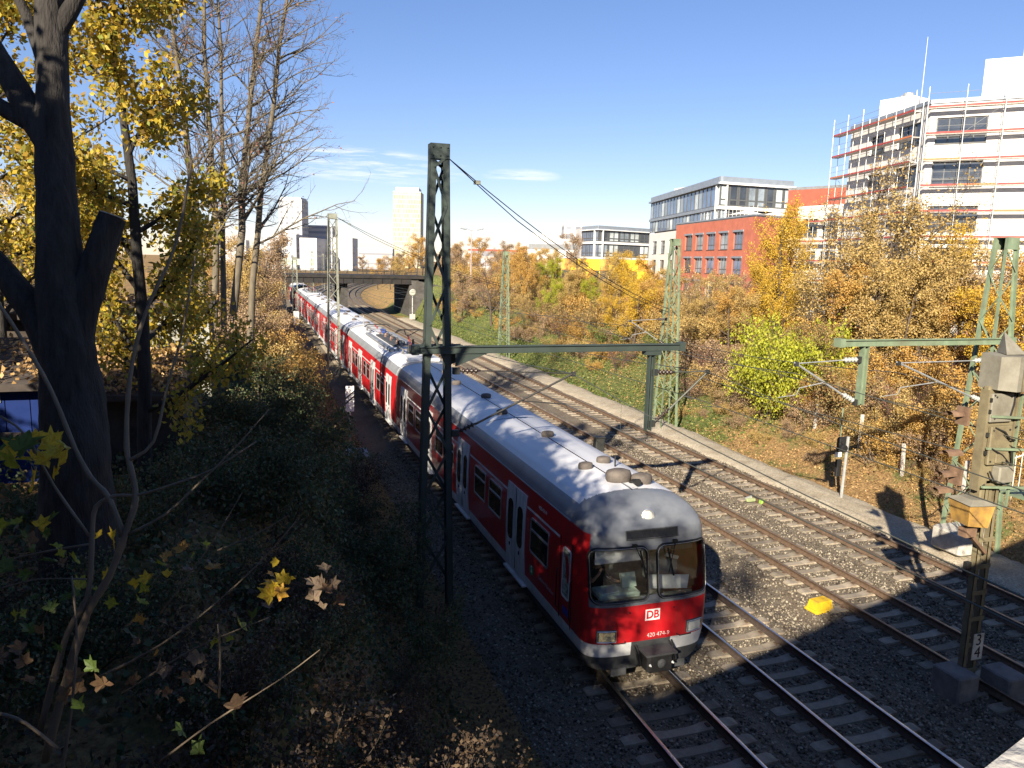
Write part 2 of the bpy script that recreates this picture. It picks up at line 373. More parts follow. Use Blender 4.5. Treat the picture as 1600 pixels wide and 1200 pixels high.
def make_track(x0, label, y0, y1, topmat):
    t = thing('railway_track', label, 'railway track', (0, 0, 0), 0, 'tracks of the cutting')
    for s in (-1, 1):
        prof = [(x0+s*.753+p[0], -.172+p[1]) for p in RAILP]
        ribbon('rail', prof, YS, [M_RUSTDK if topmat is M_STEEL else M_RUST, topmat], False, [0, 0, 0, 0, 0, 1, 1, 1, 0, 0, 0, 0, 0], None, t)
    y = y0; k = 0
    far = MB()
    while y < y1 and k < 128:
        o = link('sleeper', SLEEPER, t, (x0+random.uniform(-.02, .02), y, -.187+random.uniform(-.008, .004)), (0, 0, random.uniform(-.012, .012))); y += .62; k += 1
    while y < 150:
        cx = float(curve_x(y)); far.add([(x0+cx-1.3, y-.13, -.19), (x0+cx+1.3, y-.13, -.19), (x0+cx+1.3, y+.13, -.19), (x0+cx-1.3, y+.13, -.19), (x0+cx-1.3, y-.15, -.3), (x0+cx+1.3, y-.15, -.3)], [(0, 1, 2, 3), (4, 5, 1, 0)]); y += .62
    if far.f: far.obj('sleeper', M_SLEEPER, t)['kind'] = 'stuff'
make_track(TRACKS[0], 'bright railed track under the red train', 5.5, 20, M_STEEL)
make_track(TRACKS[1], 'shiny railed track just right of the red train', 5.5, 80, M_STEEL)
make_track(TRACKS[2], 'rusty brown track to the right of the yellow box', 5.5, 82, M_RAILTOP)
make_track(TRACKS[3], 'rusty brown track along the pale gravel walkway', 5.5, 82, M_RAILTOP)

def stones():
    n = 80000
    y = 7+ (rng.random(n)**1.5)*30; x = 4.6+rng.random(n)*17.2
    d = np.min(np.abs(x[:, None]-np.array(TRACKS)[None]), 1)
    keep = ~((np.abs(np.min(np.abs(np.abs(x[:, None]-np.array(TRACKS)[None])-.753), 1)) < .10))
    ph = ((y-5.5) % .62); slp = (np.minimum(ph, .62-ph) < .17) & (d < 1.34)
    keep &= ~slp; x, y, d = x[keep], y[keep], d[keep]; n = len(x)
    z = -.245-.16*smooth((d-1.45)/.7)-.25*smooth((5.8-x)/1.2)*(x < 5.8)
    s = rng.uniform(.022, .052, n)
    base = np.array([(1, 0, 0), (-1, 0, 0), (0, 1, 0), (0, -1, 0), (0, 0, .8), (0, 0, -.8)])
    V = base[None]*rng.uniform(.6, 1.3, (n, 6, 1))*s[:, None, None]
    a = rng.uniform(0, 6.28, n); ca, sa = np.cos(a)[:, None], np.sin(a)[:, None]
    W = np.stack([V[..., 0]*ca-V[..., 1]*sa, V[..., 0]*sa+V[..., 1]*ca, V[..., 2]+V[..., 0]*.3], -1)
    W += np.stack([x, y, z+s*.25], 1)[:, None]
    f = np.array([(0, 2, 4), (2, 1, 4), (1, 3, 4), (3, 0, 4), (2, 0, 5), (1, 2, 5), (3, 1, 5), (0, 3, 5)])
    Fq = (f[None]+(np.arange(n)*6)[:, None, None]).reshape(-1, 3)
    o = link('ballast_stones', np_mesh('ballast_stones', W.reshape(-1, 3), Fq, M_STONE)); setp(o, 'loose ballast stones between the rails', 'gravel', kind='stuff')
stones()

# ------------------------------------------------------------------ the bridge the photographer stands on
PAR_Z = 8.52; PAR_D = 0.29
def near_bridge():
    ang = math.atan2(BD[1], BD[0])
    t = thing('road_bridge', 'pale concrete parapet of the bridge in the bottom right corner', 'bridge', (0, 0, 0), ang)
    # local x runs along the bridge, local y ahead
    MB().lohi((-30, PAR_D-9.5, 6.35), (38, PAR_D-.05, 7.45)).obj('deck', M_CONC, t)
    b = MB().lohi((-30, PAR_D-.30, 7.45), (38, PAR_D, PAR_Z-.08)); b.lohi((-30, PAR_D-.36, PAR_Z-.08), (38, PAR_D+.05, PAR_Z)); b.obj('parapet', mat('parapet_concrete', (.36, .35, .33), .9, var=.2, scale=9, bump=.4), t)
    b = MB().lohi((-30, PAR_D-9.5, 7.45), (38, PAR_D-9.2, PAR_Z)); b.obj('parapet', M_CONC, t)
    MB().lohi((-4, PAR_D-9.4, -1), (1.2, PAR_D-.3, 6.35)).obj('abutment', M_ABUT, t)
    MB().lohi((28, PAR_D-9.4, -1), (33, PAR_D-.3, 6.35)).obj('abutment', M_ABUT, t)
near_bridge()

# ------------------------------------------------------------------ the far road bridge
def far_bridge():
    t = thing('road_bridge', 'dark steel girder road bridge crossing over the tracks', 'bridge', (0, 0, 0))
    y0, y1 = 122.0, 134.0
    MB().lohi((-14, y0+.5, 5.75), (27.5, y1-.5, 6.15)).obj('deck', M_BRIDGE, t)
    for yy in (y0, y0+3.8, y0+7.6, y1-.4):
        b = MB().lohi((-2, yy, 4.95), (24.2, yy+.38, 5.748))
        if yy == y0:
            for x in np.arange(-1.5, 24, 1.5): b.lohi((x-.05, yy-.10, 4.97), (x+.05, yy-.002, 5.73))
            b.lohi((-2, yy-.16, 4.90), (24.2, yy+.45, 4.948))
        b.obj('girder', M_BRIDGE, t)
    MB().lohi((-14, y0-.18, 5.76), (27.5, y0+.5, 6.22)).obj('edge_beam', M_BRIDGE, t)
    for yy in (y0-.05, y1-.1):
        r = MB()
        for z in (6.55, 6.86): r.tube([(-14, yy, z), (27.5, yy, z)], .035, 5)
        r.obj('rail', M_DARKSTEEL, t)
        for i, x in enumerate(np.arange(-13.8, 27.6, 1.55)):
            MB().lohi((x-.035, yy-.035, 6.1), (x+.035, yy+.035, 6.9)).obj('railing_post', M_DARKSTEEL, t)
    # right abutment with its coursed stones, and the left one
    MB().lohi((23.9, y0+.2, -1), (25.4, y1+2, 5.746)).obj('abutment', M_ABUT, t)
    MB().add([(23.95, y1+2, -1), (23.95, y1+2, 4.9), (25.2, y1+9, 2.2), (25.2, y1+9, -1), (24.6, y1+2, -1), (24.6, y1+2, 4.9), (25.9, y1+9, 2.2), (25.9, y1+9, -1)], [(0, 1, 2, 3), (7, 6, 5, 4), (1, 5, 6, 2), (3, 2, 6, 7)]).obj('wing_wall', M_CONC, t)
    MB().add([(23.9, y0+.2, -1), (23.9, y0+.2, 5.6), (29.5, y0-3, 4.6), (29.5, y0-3, -1), (24.6, y0+.9, -1), (24.6, y0+.9, 5.6), (30, y0-2.3, 4.6), (30, y0-2.3, -1)], [(3, 2, 1, 0), (4, 5, 6, 7), (1, 2, 6, 5), (3, 7, 6, 2)]).obj('wing_wall', M_ABUT, t)
    MB().lohi((-4, y0+.2, -1), (2.6, y1+2, 5.746)).obj('abutment', M_ABUT, t)
    MB().lohi((13.3, y0+1, -1), (14.3, y1-1, 4.948)).obj('pier', M_ABUT, t)
far_bridge()
# ------------------------------------------------------------------ buildings
def pane_mat(name, col, rough=.08, spec=1.0):
    m = mat(name, col, rough, var=.35, scale=.35, spec=spec); return m
M_PANE = pane_mat('pane_dark', (.045, .052, .065)); M_PANEB = pane_mat('pane_blue', (.10, .15, .26), .06)
M_PANEL = pane_mat('pane_light', (.50, .55, .56), .12); M_PANEM = pane_mat('pane_mid', (.22, .26, .30), .08)
M_FRAME = mat('window_frame', (.085, .09, .095), .5, var=.1); M_FRAMEW = mat('window_frame_white', (.7, .7, .68), .5, var=.05)
M_REND = mat('white_render', (.60, .595, .58), .9, var=.06, scale=1.5, bump=.1, dirt=(.47, .455, .43, .5), dscale=.4)
M_RENDG = mat('grey_render', (.55, .55, .55), .9, var=.1, scale=1)
M_GREYBAND = mat('slab_edge', (.72, .72, .71), .7, var=.05)
M_ROOFDK = mat('roof_dark', (.17, .18, .19), .7, var=.15, scale=2)
M_ZINC = mat('zinc_grey', (.27, .31, .36), .45, metal=.4, var=.1, scale=1)

class Wall:
    """a straight facade from A to B (seen from outside A is on the left), in world coordinates"""
    def __init__(s, A, B, z0, z1, th=.35):
        s.A = Vector((A[0], A[1], 0)); d = Vector((B[0]-A[0], B[1]-A[1], 0)); s.L = d.length; s.d = d/s.L
        s.n = Vector((s.d.y, -s.d.x, 0)); s.z0, s.z1, s.th = z0, z1, th
    def p(s, u, z, out=0.0): return s.A + s.d*u + s.n*out + Vector((0, 0, z))
    def box(s, b, u0, u1, z0, z1, o0, o1, m=0):
        V = [s.p(u, z, o) for z in (z0, z1) for o in (o0, o1) for u in (u0, u1)]
        b.add(V, [(0, 1, 3, 2), (4, 6, 7, 5), (0, 4, 5, 1), (2, 3, 7, 6), (0, 2, 6, 4), (1, 5, 7, 3)], m); return b
    def holes(s, wins, mat_, parent, name='wall', depth=.28):
        """wall with real openings: cells of a grid minus the windows, plus reveals"""
        us = sorted({0.0, s.L} | {w[0] for w in wins} | {w[1] for w in wins}); zs = sorted({s.z0, s.z1} | {w[2] for w in wins} | {w[3] for w in wins})
        b = MB()
        for u0, u1 in zip(us, us[1:]):
            for z0, z1 in zip(zs, zs[1:]):
                if any(w[0]-1e-6 <= u0 and u1 <= w[1]+1e-6 and w[2]-1e-6 <= z0 and z1 <= w[3]+1e-6 for w in wins): continue
                b.add([s.p(u0, z0), s.p(u1, z0), s.p(u1, z1), s.p(u0, z1)], [(0, 1, 2, 3)])
        for w in wins:
            a = [(w[0], w[2]), (w[1], w[2]), (w[1], w[3]), (w[0], w[3])]
            for (p, q) in zip(a, a[1:]+a[:1]): b.add([s.p(*p), s.p(*p, -depth), s.p(*q, -depth), s.p(*q)], [(0, 1, 2, 3)])
        return b.obj(name, mat_, parent)
    def window(s, u0, u1, z0, z1, parent, frame=None, pane=None, nx=2, nz=2, depth=.2, fw=.07, sill=True):
        frame = frame or M_FRAME; pane = pane or M_PANE; b = MB()
        for i in range(nx+1):
            u = u0+(u1-u0)*i/nx; ww = fw if 0 < i < nx else fw*1.2
            uc = min(max(u, u0+ww/2), u1-ww/2); s.box(b, uc-ww/2, uc+ww/2, z0, z1, -depth-.05, -depth+.04)
        for k in range(nz+1):
            z = z0+(z1-z0)*(k/nz if nz > 1 else k); ww = fw
            if nz == 2 and k == 1: z = z0+(z1-z0)*.3
            zc = min(max(z, z0+ww/2), z1-ww/2); s.box(b, u0+fw, u1-fw, zc-ww/2, zc+ww/2, -depth-.048, -depth+.037)
        if sill: s.box(b, u0-.06, u1+.06, z0-.06, z0-.004, -depth, .07)
        w = b.obj('window', frame, parent)
        MB().add([s.p(u0, z0, -depth-.02), s.p(u1, z0, -depth-.02), s.p(u1, z1, -depth-.02), s.p(u0, z1, -depth-.02)], [(0, 1, 2, 3)]).obj('pane', pane, w)
        return w
def roof_poly(pts, z, mat_, parent, name='roof', up=.35):
    n = len(pts); b = MB(); b.add([(x, y, z-.02) for x, y in pts] + [(x, y, z+up) for x, y in pts], [tuple(range(n)), tuple(range(2*n-1, n-1, -1))] + [(i, (i+1) % n, n+(i+1) % n, n+i) for i in range(n)])
    return b.obj(name, mat_, parent)
def plain_walls(pts, z0, z1, mat_, parent, name='wall', close=False):
    for a, b_ in list(zip(pts, pts[1:])) + ([(pts[-1], pts[0])] if close else []):
        w = Wall(a, b_, z0, z1); MB().add([w.p(0, z0), w.p(w.L, z0), w.p(w.L, z1), w.p(0, z1)], [(0, 1, 2, 3)]).obj(name, mat_, parent)

def white_scaffolded_building():
    wl0, wc, wr = (53.68, 60.84), (50.7, 49.05), (59.5, 39.5); back = [(75, 52), (70, 66)]
    t = thing('office_building', 'white rendered office block wrapped in scaffolding at the right edge', 'building', (57, 50, 2.5))
    t.location = (0, 0, 0)
    W = Wall(wl0, wc, 2, 22.0); wins = []
    for z0 in (19.0, 15.7, 12.5, 9.2, 6.0, 3.2):
        wins += [(3.6, 6.0, z0+.15, z0+1.75), (7.9, 11.1, z0+.1, z0+1.85)]
    W.holes(wins, M_REND, t)
    for w in wins: W.window(*w, t, nx=3, nz=2)
    W2 = Wall(wc, wr, 2, 22.0); wins = []
    for z0 in (18.95, 15.65, 12.25, 9.0, 5.7):
        wins += [(.5, 3.95, z0, z0+1.95)]; 
        if z0 < 18: wins += [(8.3, 11.4, z0, z0+1.95)]
    W2.holes(wins, M_REND, t)
    for w in wins: W2.window(*w, t, nx=4, nz=2)
    plain_walls([wr, back[0], back[1], wl0], 2, 22.0, M_REND, t)
    roof_poly([wl0, wc, wr, *back], 22.0, M_GREYBAND, t, 'roof', .12)
    b = MB()
    for w in (W, W2): w.box(b, -.05, w.L+.05, 22.0, 22.28, -.35, .12)
    b.obj('parapet', M_ZINC, t)
    # set-back top floor and roof plant
    plain_walls([(60.9, 53.4), (55.2, 48.6), (62, 41.5), (72, 48)], 22.12, 25.4, M_REND, t, 'penthouse_wall', True)
    roof_poly([(60.9, 53.4), (55.2, 48.6), (62, 41.5), (72, 48)], 25.4, M_GREYBAND, t, 'penthouse_roof', .25)
    MB().box((55.7, 56.9, 23.2), (2.6, 3.0, 1.9), 0, Matrix.Rotation(.25, 3, 'Z')).obj('roof_plant', M_REND, t)
    for k in range(3):
        MB().lathe([(.45, 0), (.45, .28), (.38, .34), (.1, .36)], 12, (55.2+.5*k, 56+.9*k, 24.15)).obj('cooling_fan', M_GALV, t)
    # the lower wing to the left
    a0, a1 = (54.5, 68.5), (55.3, 61.2)
    A = Wall(a0, a1, 2, 15.2); wins = [(u, u+2.0, z, z+1.8) for z in (12.3, 9.0, 5.7) for u in (.8, 3.4)]
    A.holes(wins, M_REND, t)
    for w in wins: A.window(*w, t, nx=2)
    plain_walls([(62, 70.5), a0], 2, 15.2, M_REND, t); roof_poly([a0, a1, (66, 62), (66, 71)], 15.2, M_GREYBAND, t, 'roof', .2)
    for (x, y, z, h) in ((55.4, 54.8, 22.1, 6.8), (57.0, 46.9, 22.3, 6.5)):
        MB().tube([(x, y, z), (x+.05, y, z+h)], [.05, .02], 6).obj('lightning_rod', M_GALV, t)
    return W, W2, A
def scaffolding(W, W2, A):
    red = mat('toe_board_red', (.36, .06, .055), .7, var=.25, scale=2); plank = mat('scaffold_plank', (.55, .52, .48), .85, var=.2)
    orange = mat('toe_board_orange', (.5, .17, .07), .7, var=.2)
    def run(w, u0, u1, z0, z1, label, bay=2.6, o0=.30, o1=.95):
        t = thing('scaffolding', label, 'scaffolding', (0, 0, 0), 0, 'scaffolding around the white building')
        n = max(1, round((u1-u0)/bay)); us = [u0+(u1-u0)*i/n for i in range(n+1)]
        levels = np.arange(z0, z1, 1.96)
        for u in us:
            for o in (o0, o1): MB().tube([w.p(u, 2.6, o), w.p(u, z1+ (1.1 if o == o1 else .3), o)], .026, 5).obj('standard', M_GALV, t)
        for li, z in enumerate(levels):
            for i, (a, b_) in enumerate(zip(us, us[1:])):
                d = w.box(MB(), a+.02, b_-.02, z-.05, z, o0+.02, o1-.03).obj('deck_board', plank, t)
                w.box(MB(), a+.01, b_-.01, z+.005, z+.14, o1-.028, o1+.012).obj('toe_board', orange if (i+li) % 5 == 2 else red, d)
            for dz in (.55, 1.05): MB().tube([w.p(u0, z+dz, o1+.03), w.p(u1, z+dz, o1+.03)], .015, 4).obj('guard_rail', M_GALV, t)
        for i, z in enumerate(levels[:-1]):
            a = us[(i*2) % n]; b_ = us[min(n, (i*2) % n+1)]
            MB().tube([w.p(a, z, o1+.06), w.p(b_, z+1.96, o1+.06)], .015, 4).obj('diagonal_brace', M_GALV, t)
    run(W2, -.2, 12.6, 3.9, 22.0, 'scaffolding with red boards on the sunlit right side of the white building')
    run(W, -1.6, 11.6, 3.9, 22.0, 'scaffolding with red boards on the receding left side of the white building')
    run(A, .1, 7.3, 3.9, 13.9, 'low scaffolding before the left wing of the white building')
WW = white_scaffolded_building(); scaffolding(*WW)

def red_brick_building():
    brick = mat('red_facade', (.42, .135, .088), .85, var=.10, scale=1.2, bump=.15, bscale=60, dirt=(.27, .075, .05, .5), dscale=.5)
    A, B, C, D_ = (61.6, 105.1), (57, 79), (66.6, 83.2), (80, 88)
    t = thing('brick_building', 'red brick office building with a glazed storey on its roof', 'building')
    W = Wall(A, B, 1.5, 15.0)
    wins = [(u, u+2.7, 11.2, 13.35) for u in (3.95, 8.0, 12.1, 16.2, 20.55)] + [(u, u+2.7, 8.05, 10.1) for u in (3.95, 8.0, 12.1, 16.2, 20.55)] + [(u, u+2.7, 4.9, 6.9) for u in (3.95, 8.0, 16.2, 20.55)]
    door = (12.1, 15.2, 2.6, 7.05)
    W.holes(wins+[door], brick, t)
    for i, w in enumerate(wins): W.window(*w, t, pane=[M_PANE, M_PANEM, M_PANEB, M_PANEM, M_PANEB][i % 5], nx=2 if i % 2 else 3, nz=2); 
    for w in wins: W.box(MB(), w[0]-.1, w[1]+.1, w[3]-.02, w[3]+.22, -.1, .12).obj('lintel', M_ZINC, t)
    W.window(*door, t, frame=M_FRAMEW, pane=M_PANEL, nx=3, nz=3, sill=False)
    W2 = Wall(B, C, 1.5, 15.0); W2.holes([], brick, t)
    W3 = Wall(C, D_, 1.5, 15.0); W3.holes([], brick, t)
    roof_poly([A, B, C, D_, (76, 106)], 15.0, M_ROOFDK, t, 'roof', .12)
    b = MB(); W.box(b, 0, W.L, 15.12, 15.3, -.3, .08); W2.box(b, 0, W2.L, 15.121, 15.3, -.3, .081); b.obj('coping', M_ZINC, t)
    # terrace railing
    for i in range(16): MB().tube([W.p(W.L-.3-i*1.15, 15.3, -.2), W.p(W.L-.3-i*1.15, 16.35, -.2)], .03, 4).obj('terrace_post', M_GALV, t)
    for z in (15.85, 16.33): MB().tube([W.p(W.L-.2, z, -.2), W.p(W.L-18, z, -.2)], .025, 4).obj('terrace_rail', M_GALV, t)
    # the white wing under the glass, to the left
    gA, gB, gC = (76.5, 140.9), (66.3, 101.2), (79.4, 101.4)
    V = Wall(gA, (61.6+9.9, 121.6), 1.5, 15.05)
    wins = [(u, u+3.2, z, z+2.4) for u in (2.9, 8.9, 14.6) for z in (11.1, 7.5, 4.0)]
    V.holes(wins, M_REND, t)
    for w in wins: V.window(*w, t, nx=2, nz=2)
    # the glazed upper storeys
    G = Wall(gA, gB, 15.1, 22.0); H = Wall(gB, gC, 15.1, 22.0)
    for (w, n, panes) in ((G, 20, (M_PANEB, M_PANEB, M_PANEM, M_PANEB, M_PANEL)), (H, 8, (M_PANEM, M_PANE, M_PANEL, M_PANE, M_PANEM, M_PANE, M_PANEL))):
        for lvl, (z0, z1) in enumerate(((15.25, 17.4), (17.95, 21.0))):
            for i in range(n):
                u0, u1 = w.L*i/n, w.L*(i+1)/n
                pm = panes[(i*3+lvl*2) % len(panes)] if lvl else (M_PANE if w is H and i % 3 else panes[(i*2) % len(panes)])
                w.window(u0+.03, u1-.03, z0, z1, t, pane=pm, nx=1, nz=2 if w is H else 1, depth=.05, fw=.11 if w is G else .2, sill=False)
        w.box(MB(), -.25, w.L+.25, 17.42, 17.9, -.35, .35 if w is H else .2).obj('floor_slab', M_GREYBAND if w is H else M_ZINC, t)
        w.box(MB(), -.25, w.L+.25, 21.05, 21.35, -.35, .45).obj('eaves', M_GREYBAND if w is H else M_ZINC, t)
        w.box(MB(), -.05, w.L+.05, 21.36, 22.2, -.4, .05).obj('fascia', M_ZINC, t)
        w.box(MB(), 0, w.L, 15.1, 21.0, -1.2, -1.0).obj('inner_wall', M_RENDG, t)
    roof_poly([gA, gB, gC, (86, 140)], 22.0, M_ROOFDK, t, 'roof', .05)
    MB().lohi((77, 129, 22.05), (80, 133, 23.4)).obj('roof_house', M_RENDG, t)
    # awnings on the terrace
    for k in range(2):
        c0 = H.p(3.2+k*5, 17.3, 2.6)
        a = MB(); r = 2.3; V_ = [c0+H.d*sx*r+H.n*sy*1.7+Vector((0, 0, -.75)) for sx, sy in ((-1, -1), (1, -1), (1, 1), (-1, 1))]+[c0]
        a.add(V_, [(0, 1, 4), (1, 2, 4), (2, 3, 4), (3, 0, 4)])
        s = a.obj('terrace_umbrella', M_REND, t); MB().tube([c0+Vector((0, 0, -2.2)), c0], .04, 5).obj('pole', M_GALV, s)
    MB().lathe([(.35, 0), (.35, 2.6)], 8, H.p(11.4, 18.0, -.6)).obj('interior_column', M_YELLOW, t)
red_brick_building()
def red_annex():
    t = thing('brick_building', 'plain red walled building between brick block and scaffolded building', 'building')
    red = mat('red_facade_b', (.32, .08, .05), .85, var=.1, scale=1)
    plain_walls([(70.5, 91), (76, 78), (92, 84)], 1.5, 19.6, red, t); roof_poly([(70.5, 91), (76, 78), (92, 84), (90, 96)], 19.6, M_ROOFDK, t)
    W = Wall((70.5, 91), (76, 78), 1.5, 19.6)
    for z in (12, 15.5):
        for u in (4, 8): W.window(u, u+1.8, z, z+1.7, t, depth=-.04)
red_annex()

def glass_office():
    t = thing('office_building', 'grey glass office block with white floor bands behind the yellow building', 'building')
    oA, oB, oC = (69, 157.5), (68.9, 149), (84.0, 154.5)
    for w, n in ((Wall(oA, oB, 3, 16.6), 4), (Wall(oB, oC, 3, 16.6), 5)):
        for k, (z0, z1) in enumerate(((13.5, 15.8), (10.3, 13.0), (7.0, 9.7))):
            for i in range(n):
                u0, u1 = w.L*i/n, w.L*(i+1)/n
                w.window(u0+.05, u1-.05, z0, z1, t, pane=(M_PANE, M_PANEL, M_PANEM, M_PANEL, M_PANE)[(i+2*k) % 5] if n == 5 else M_PANEB, nx=2, nz=2, depth=.1, fw=.22, sill=False)
            w.box(MB(), -.1, w.L+.1, z0-.48, z0-.02, -.3, .2).obj('floor_band', M_GREYBAND, t)
        w.box(MB(), -.3, w.L+.3, 15.82, 16.0, -.3, .4).obj('eaves', M_GREYBAND, t); w.box(MB(), 0, w.L, 16.0, 16.75, -.3, .1).obj('fascia', M_ZINC, t)
        w.box(MB(), 0, w.L, 3, 15.8, -1.3, -1.1).obj('inner_wall', M_RENDG, t)
    plain_walls([oC, (88, 166), (72, 168), oA], 3, 16.6, M_RENDG, t); roof_poly([oA, oB, oC, (88, 166), (72, 168)], 16.6, M_ROOFDK, t, 'roof', .02)
glass_office()
def yellow_building():
    yel = mat('yellow_panel', (.80, .52, .02), .6, var=.06); org = mat('orange_panel', (.62, .27, .05), .6, var=.06)
    t = thing('low_building', 'low bright yellow panelled building half hidden by autumn trees', 'building')
    W = Wall((57.6, 140.9), (73.5, 135.6), 2, 9.8); n = 9
    for i in range(n):
        for k, (z0, z1) in enumerate(((7.6, 9.75), (5.0, 5.7), (2.0, 3.4))):
            if k == 0 or i % 3 != 1: W.box(MB(), W.L*i/n+.02, W.L*(i+1)/n-.02, z0, z1, -.1, .05+.01*(k == 0)).obj('panel', org if (i+k) % 4 == 0 else yel, t)
        if i % 3 == 1 or i % 3 == 0: W.window(W.L*i/n+.1, W.L*(i+1)/n-.1, 5.75, 7.5, t, depth=.0, nx=2, nz=1, sill=False)
        else: W.box(MB(), W.L*i/n+.02, W.L*(i+1)/n-.02, 5.75, 7.55, -.1, .04).obj('panel', yel, t)
    W.box(MB(), 0, W.L, 2, 9.7, -.4, -.2).obj('wall', yel, t)
    roof_poly([(57.6, 140.9), (73.5, 135.6), (77, 146), (61, 151)], 9.75, M_ROOFDK, t, 'roof', .1); plain_walls([(73.5, 135.6), (77, 146)], 2, 9.75, yel, t)
yellow_building()
def facade_mat(name, wall, win, su, sz, frac=.45, alt=None):
    """far facade: rows of small windows, too far off to be told apart"""
    if name in MATS: return MATS[name]
    m = bpy.data.materials.new(name); m.use_nodes = True; MATS[name] = m; N, L = m.node_tree.nodes, m.node_tree.links; b = N['Principled BSDF']; b.inputs['Roughness'].default_value = .6
    at = N.new('ShaderNodeAttribute'); at.attribute_name = 'facade'
    br = N.new('ShaderNodeTexBrick'); br.offset = .5 if alt else 0; br.inputs['Scale'].default_value = 1; br.inputs['Mortar Size'].default_value = sz*(1-frac)*.5
    br.inputs['Brick Width'].default_value = su; br.inputs['Row Height'].default_value = sz; br.inputs['Mortar Smooth'].default_value = .1
    br.inputs['Color1'].default_value = (*win, 1); br.inputs['Color2'].default_value = (*(alt or [min(1, c*2.2) for c in win]), 1); br.inputs['Mortar'].default_value = (*wall, 1)
    L.new(at.outputs['Vector'], br.inputs['Vector']); L.new(br.outputs['Color'], b.inputs['Base Color'])
    return m
def far_block(name, label, x0, y0, x1, depth, z0, z1, mat_, skew=0.0, roof=None, cap=None, cat='building'):
    t = thing(name, label, cat)
    dx = x1-x0; L = math.hypot(dx, skew); ux, uy = dx/L, skew/L
    pts = [(x0, y0), (x1, y0+skew), (x1-uy*depth, y0+skew+ux*depth), (x0-uy*depth, y0+ux*depth)]
    V = []; F = []; uv = []
    for k, (a, b_) in enumerate(zip(pts, pts[1:]+pts[:1])):
        l = math.hypot(b_[0]-a[0], b_[1]-a[1]); i = len(V); V += [(*a, z0), (*b_, z0), (*b_, z1), (*a, z1)]; F.append((i, i+1, i+2, i+3)); uv += [(0, z0, 0), (l, z0, 0), (l, z1, 0), (0, z1, 0)]
    me = np_mesh('wall', V, F, mat_); at = me.attributes.new('facade', 'FLOAT_VECTOR', 'POINT'); at.data.foreach_set('vector', np.array(uv, np.float32).ravel())
    link('wall', me, t); roof_poly(pts, z1, roof or M_RENDG, t, 'roof', .6)
    if cap:
        cx, cy = sum(p[0] for p in pts)/4, sum(p[1] for p in pts)/4
        roof_poly([(cx+(p[0]-cx)*cap[0], cy+(p[1]-cy)*cap[0]) for p in pts], z1+.6, cap[2] if len(cap) > 2 else M_RENDG, t, 'roof_house', cap[1])
    return t
FW = facade_mat('far_white', (.40, .40, .41), (.10, .11, .13), 3.2, 3.2, .48)
FW2 = facade_mat('far_white_b', (.46, .46, .46), (.25, .26, .29), 4.5, 3.0, .3)
FB = facade_mat('far_bands', (.40, .39, .385), (.16, .17, .2), 30, 3.1, .45)
FT = facade_mat('far_tower', (.31, .32, .30), (.36, .345, .10), 2.1, 3.6, .74, (.25, .26, .265))
far_block('tower_block', 'slim yellow and white glass tower on the skyline', 107, 614, 127.5, 24, 1, 59.5, FT, -6.5, cap=(.84, 3.2, M_REND))
far_block('tower_block', 'tall white residential tower at far left of the skyline', 16.5, 481, 29.3, 15, 1, 40.5, FW, -4.2, cap=(.9, 1.2))
far_block('apartment_block', 'blank white gable block below the white residential tower', 23.3, 400, 31.3, 22, 1, 16.8, FW2, -2.6)
far_block('apartment_block', 'stepped white block with dark balcony bands right of the residential tower', 33.5, 505, 49, 16, 1, 27.0, FB, -5)
far_block('apartment_block', 'white gable block with arched roof behind the second lattice mast', 41, 415, 50.5, 16, 1, 17.8, FW2, -3)
far_block('apartment_block', 'low white terrace with thin balcony bands left of the yellow tower', 66, 513, 88, 14, 1, 14.0, FB, -6)
far_block('apartment_block', 'white block with dense windows behind the bare trees', 2, 450, 24, 14, 1, 19.5, FW, -7)
far_block('apartment_block', 'long pale block behind the branches at far left', -34, 440, -2, 14, 1, 15.5, FW, -4)
far_block('warehouse', 'long low white hall with dark curved roof behind orange trees', 72, 201, 84.5, 18, 3, 12.2, facade_mat('hall', (.6, .59, .57), (.40, .42, .45), 1.6, 3.0, .5), -11, roof=M_ROOFDK, cap=(.97, .9, M_ROOFDK))
far_block('apartment_block', 'white stair tower block behind the glass office', 101, 246, 107, 12, 3, 21.0, FW, -2, cap=(.5, 1.5))
far_block('apartment_block', 'grey white flat roofed block behind the long hall', 80, 231, 95, 12, 3, 15.6, FB, -5, cap=(.6, 1.6))
far_block('low_building', 'low building with red brown roof edge left of the long hall', 62, 226, 80, 12, 3, 11.6, FB, -6, roof=mat('red_roof', (.32, .07, .05), .8))
